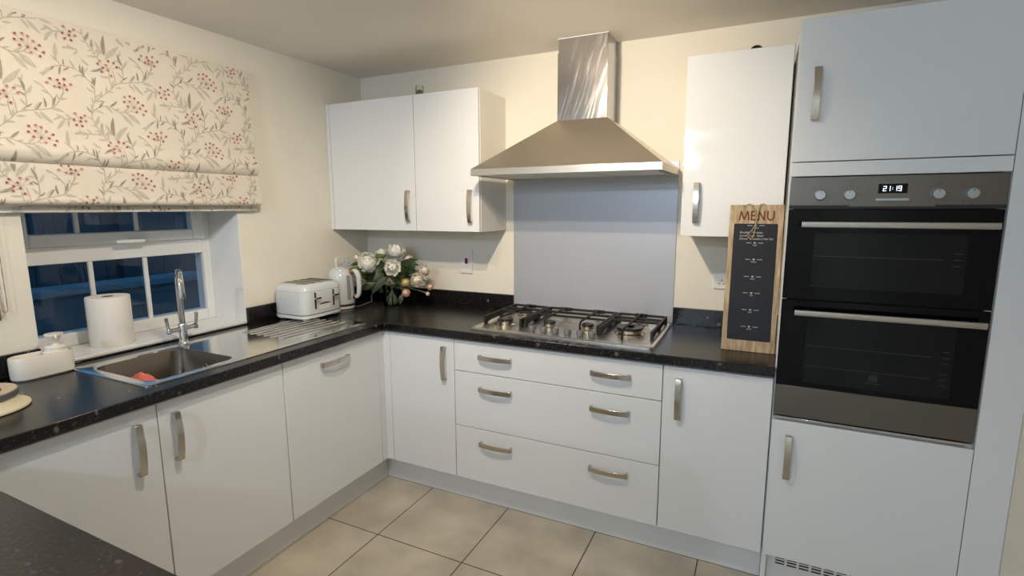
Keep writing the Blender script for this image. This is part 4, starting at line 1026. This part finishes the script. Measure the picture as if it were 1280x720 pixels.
# ------------------------------------------------------------------ menu board
mbd = thing('menu_board', 'wooden menu board with chalkboard panel leaning beside the oven tower', 'menu board', (2.337, -.42, ZT))
B0 = Vector((2.237, -.4225, ZT + .0008)); up = Vector((0, .086, .5944)).normalized(); ux = Vector((1, 0, 0)); nb = ux.cross(up)
def mpt(x, h, d=0): return B0 + ux * x + up * h + nb * d
def board(bm, poly, d0, d1): rings(bm, [[mpt(x, h, d0) for x, h in poly], [mpt(x, h, d1) for x, h in poly]])
bm = BM(); board(bm, rrect(0, .2005, .0, .601, .003, 3), -.018, 0); obj('board', bm, 'wood', mbd, .001)
bm = BM(); board(bm, rrect(.0188, .1815, .046, .524, .006, 4), -.001, .0012); ck = obj('chalkboard', bm, 'chalk', mbd)
bm = BM()
def stroke(p, q, w=.0056):
    dx, dy = q[0] - p[0], q[1] - p[1]; l = math.hypot(dx, dy); ex_, ey_ = -dy / l * w / 2, dx / l * w / 2
    board(bm, [(p[0] + ex_, p[1] + ey_), (p[0] - ex_, p[1] - ey_), (q[0] - ex_, q[1] - ey_), (q[0] + ex_, q[1] + ey_)], .0, .0011 + .0001 * (stroke.k % 3)); stroke.k += 1
stroke.k = 0
hb_, ht_ = .5375, .5765
for a_, b_ in (((.0375, hb_), (.0425, ht_)), ((.0425, ht_ - .001), (.0550, hb_ + .003)), ((.0550, hb_ + .003), (.0675, ht_ - .001)), ((.0675, ht_), (.0725, hb_)),
               ((.0825, hb_), (.0825, ht_)), ((.0825, ht_ - .0026), (.0985, ht_ - .0026)), ((.0825, .557), (.0965, .557)), ((.0825, hb_ + .0026), (.0985, hb_ + .0026)),
               ((.1085, hb_), (.1085, ht_)), ((.1085, ht_ - .001), (.1300, hb_ + .001)), ((.1300, hb_), (.1300, ht_))): stroke(a_, b_)
U_ = [(.1415, ht_), (.1415, .5520)] + [(.1530 - .0115 * math.cos(PI * k / 8), .5520 - .0125 * math.sin(PI * k / 8)) for k in range(1, 8)] + [(.1645, .5520), (.1645, ht_)]
for a_, b_ in zip(U_, U_[1:]): stroke(a_, b_)
obj('menu_lettering', bm, 'burnt', mbd)
bm = BM()
days = ('MON', 'TUE', 'WED', 'THU', 'FRI', 'SAT', 'SUN')
for day, h in zip(days, (.5165, .4455, .378, .308, .2405, .1715, .1025)):
    cx = .1008
    for s in (-1, 1): board(bm, [(cx + s * .012, h - .0009), (cx + s * .031, h - .0012), (cx + s * .031, h + .0012), (cx + s * .012, h + .0006)], .0012, .0018)
    heart = [(0, -.0042), (.0042, .0004), (.004, .0028), (.0021, .0036), (0, .002), (-.0021, .0036), (-.004, .0028), (-.0042, .0004)]
    board(bm, [(cx + x, h + z) for x, z in heart], .0012, .0018)
    join(bm, text_bm(day, .0088, mpt(cx, h - .0125, .0012), ux, up, .0004, align='CENTER'))
obj('day_markers', bm, 'chalkink', ck)
bm = text_bm('Breakfast Pancakes', .0118, mpt(.042, .4845, .0012), ux, up, .0004, .15, .95)
join(bm, text_bm('Lunch  Tuna  Salad', .0118, mpt(.042, .4715, .0012), ux, up, .0004, .15, .98)); join(bm, text_bm('Dinner  Lancashire Hot Pot', .0118, mpt(.042, .4585, .0012), ux, up, .0004, .15, .95))
obj('chalk_writing', bm, 'chalkink', ck)
bm = BM()
tube(bm, [mpt(.062, .6, .003), mpt(.070, .6035, .003), mpt(.080, .6015, .004), mpt(.094, .575, .005), mpt(.102, .545, .005), mpt(.0985, .52, .005), mpt(.088, .497, .006), mpt(.074, .482, .006), mpt(.0745, .469, .006), mpt(.085, .462, .006), mpt(.094, .470, .006), mpt(.099, .50, .006), mpt(.1025, .545, .006), mpt(.108, .58, .005), mpt(.113, .6015, .004), mpt(.123, .604, .003), mpt(.132, .6, .003)], .0022, 7)
tube(bm, [mpt(.096, .548, .007), mpt(.102, .542, .009), mpt(.108, .548, .007)], .003, 7)
obj('twine_bow', bm, 'twine', mbd)

# ------------------------------------------------------------------ small things on top of the wall cabinets
jr = thing('glass_jar', 'tiny clear glass jar with green moss on top of the corner wall cabinet', 'jar', (.645, -.27, 2.099))
jc = (.645, -.272, 2.0985)
bm = BM(); lathe(bm, [(.018, .0005), (.021, .004), (.021, .045), (.018, .052), (.0165, .052), (.019, .044), (.019, .006), (.001, .005)], jc, 20); obj('glass', bm, 'jarglass', jr)
bm = BM(); lathe(bm, [(.0175, .007), (.0182, .012), (.0178, .024), (.012, .029), (.001, .026)], jc, 16); obj('moss', bm, 'dustgreen', jr)
bm = BM(); bmesh.ops.create_uvsphere(bm, u_segments=24, v_segments=14, radius=.028); bmesh.ops.translate(bm, verts=bm.verts, vec=(2.292, -.15, 2.1475))
lathe(bm, [(.020, .0005), (.021, .004), (.014, .008)], (2.292, -.15, 2.1205), 20)
tag(obj('ornament', bm, 'black', loc=(2.292, -.15, 2.1215)), 'small round black ornament on top of the wall cabinet beside the tower', 'ornament')

# ------------------------------------------------------------------ lights
def light(kind, name, loc, power, color, size=.05, target=None, angle=120, blend=.6):
    l = bpy.data.lights.new(name, kind); l.energy = power; l.color = color
    if kind in ('POINT', 'SPOT'): l.shadow_soft_size = size
    if kind == 'SPOT': l.spot_size = math.radians(angle); l.spot_blend = blend
    if kind == 'AREA': l.size = size
    o = bpy.data.objects.new(name, l); COL.objects.link(o); o.location = loc
    if target is not None: o.rotation_euler = (Vector(target) - Vector(loc)).to_track_quat('-Z', 'Y').to_euler()
    return o
WARM = (1.0, .82, .59); WARM2 = (1.0, .86, .69); COOL = (.60, .755, 1.0)
light('SPOT', 'ceiling_spot', (1.53, -1.42, 2.25), 48, WARM, .02, (1.68, .1, 1.62), 96, .8)
light('SPOT', 'ceiling_spot', (1.56, -1.66, 2.25), 38, WARM2, .02, (1.35, -.35, .75), 116, .7)
light('SPOT', 'ceiling_spot', (1.25, -1.60, 2.25), 43, WARM2, .02, (.2, -1.35, .95), 130, .8)
light('SPOT', 'ceiling_spot', (.62, -2.25, 2.25), 10, WARM, .02, (0, -1.95, 1.75), 110, .9)
light('POINT', 'living_room_lamp', (1.48, -4.4, 2.25), 78, COOL, .03)
light('POINT', 'living_room_lamp', (1.2, -7.2, 2.25), 72, COOL, .03)

w = bpy.data.worlds.new('dusk_sky'); SC.world = w; w.use_nodes = True
nt = w.node_tree; bg = nt.nodes['Background']
tc = nt.nodes.new('ShaderNodeTexCoord'); sx_ = nt.nodes.new('ShaderNodeSeparateXYZ'); rp = nt.nodes.new('ShaderNodeValToRGB')
rp.color_ramp.elements[0].position = .0; rp.color_ramp.elements[1].position = .6
rp.color_ramp.elements[0].color = (.12, .36, .58, 1); rp.color_ramp.elements[1].color = (.05, .18, .34, 1)
nt.links.new(tc.outputs['Generated'], sx_.inputs[0]); nt.links.new(sx_.outputs['Z'], rp.inputs['Fac']); nt.links.new(rp.outputs['Color'], bg.inputs['Color'])
bg.inputs['Strength'].default_value = 1.25

# ------------------------------------------------------------------ camera
cd_ = bpy.data.cameras.new('camera'); cd_.sensor_width = 36; cd_.sensor_fit = 'HORIZONTAL'; cd_.lens = FPX / 1280 * 36; cd_.clip_start = .02
co = bpy.data.objects.new('camera', cd_); COL.objects.link(co)
r_, u_, f_ = (Vector(v) for v in _R)
co.matrix_world = Matrix(((r_.x, u_.x, -f_.x, CAM.x), (r_.y, u_.y, -f_.y, CAM.y), (r_.z, u_.z, -f_.z, CAM.z), (0, 0, 0, 1)))
SC.camera = co
for o in SC.objects:
    if '_w' in o: del o['_w']
vs_ = SC.view_settings; vs_.view_transform = 'Standard'; vs_.look = 'None'; vs_.exposure = -0.04; vs_.gamma = 1; vs_.use_curve_mapping = False
SC.display_settings.display_device = 'sRGB'
SC.cycles.use_denoising = True
SC.cycles.max_bounces = 8; SC.cycles.diffuse_bounces = 5; SC.cycles.sample_clamp_indirect = 6
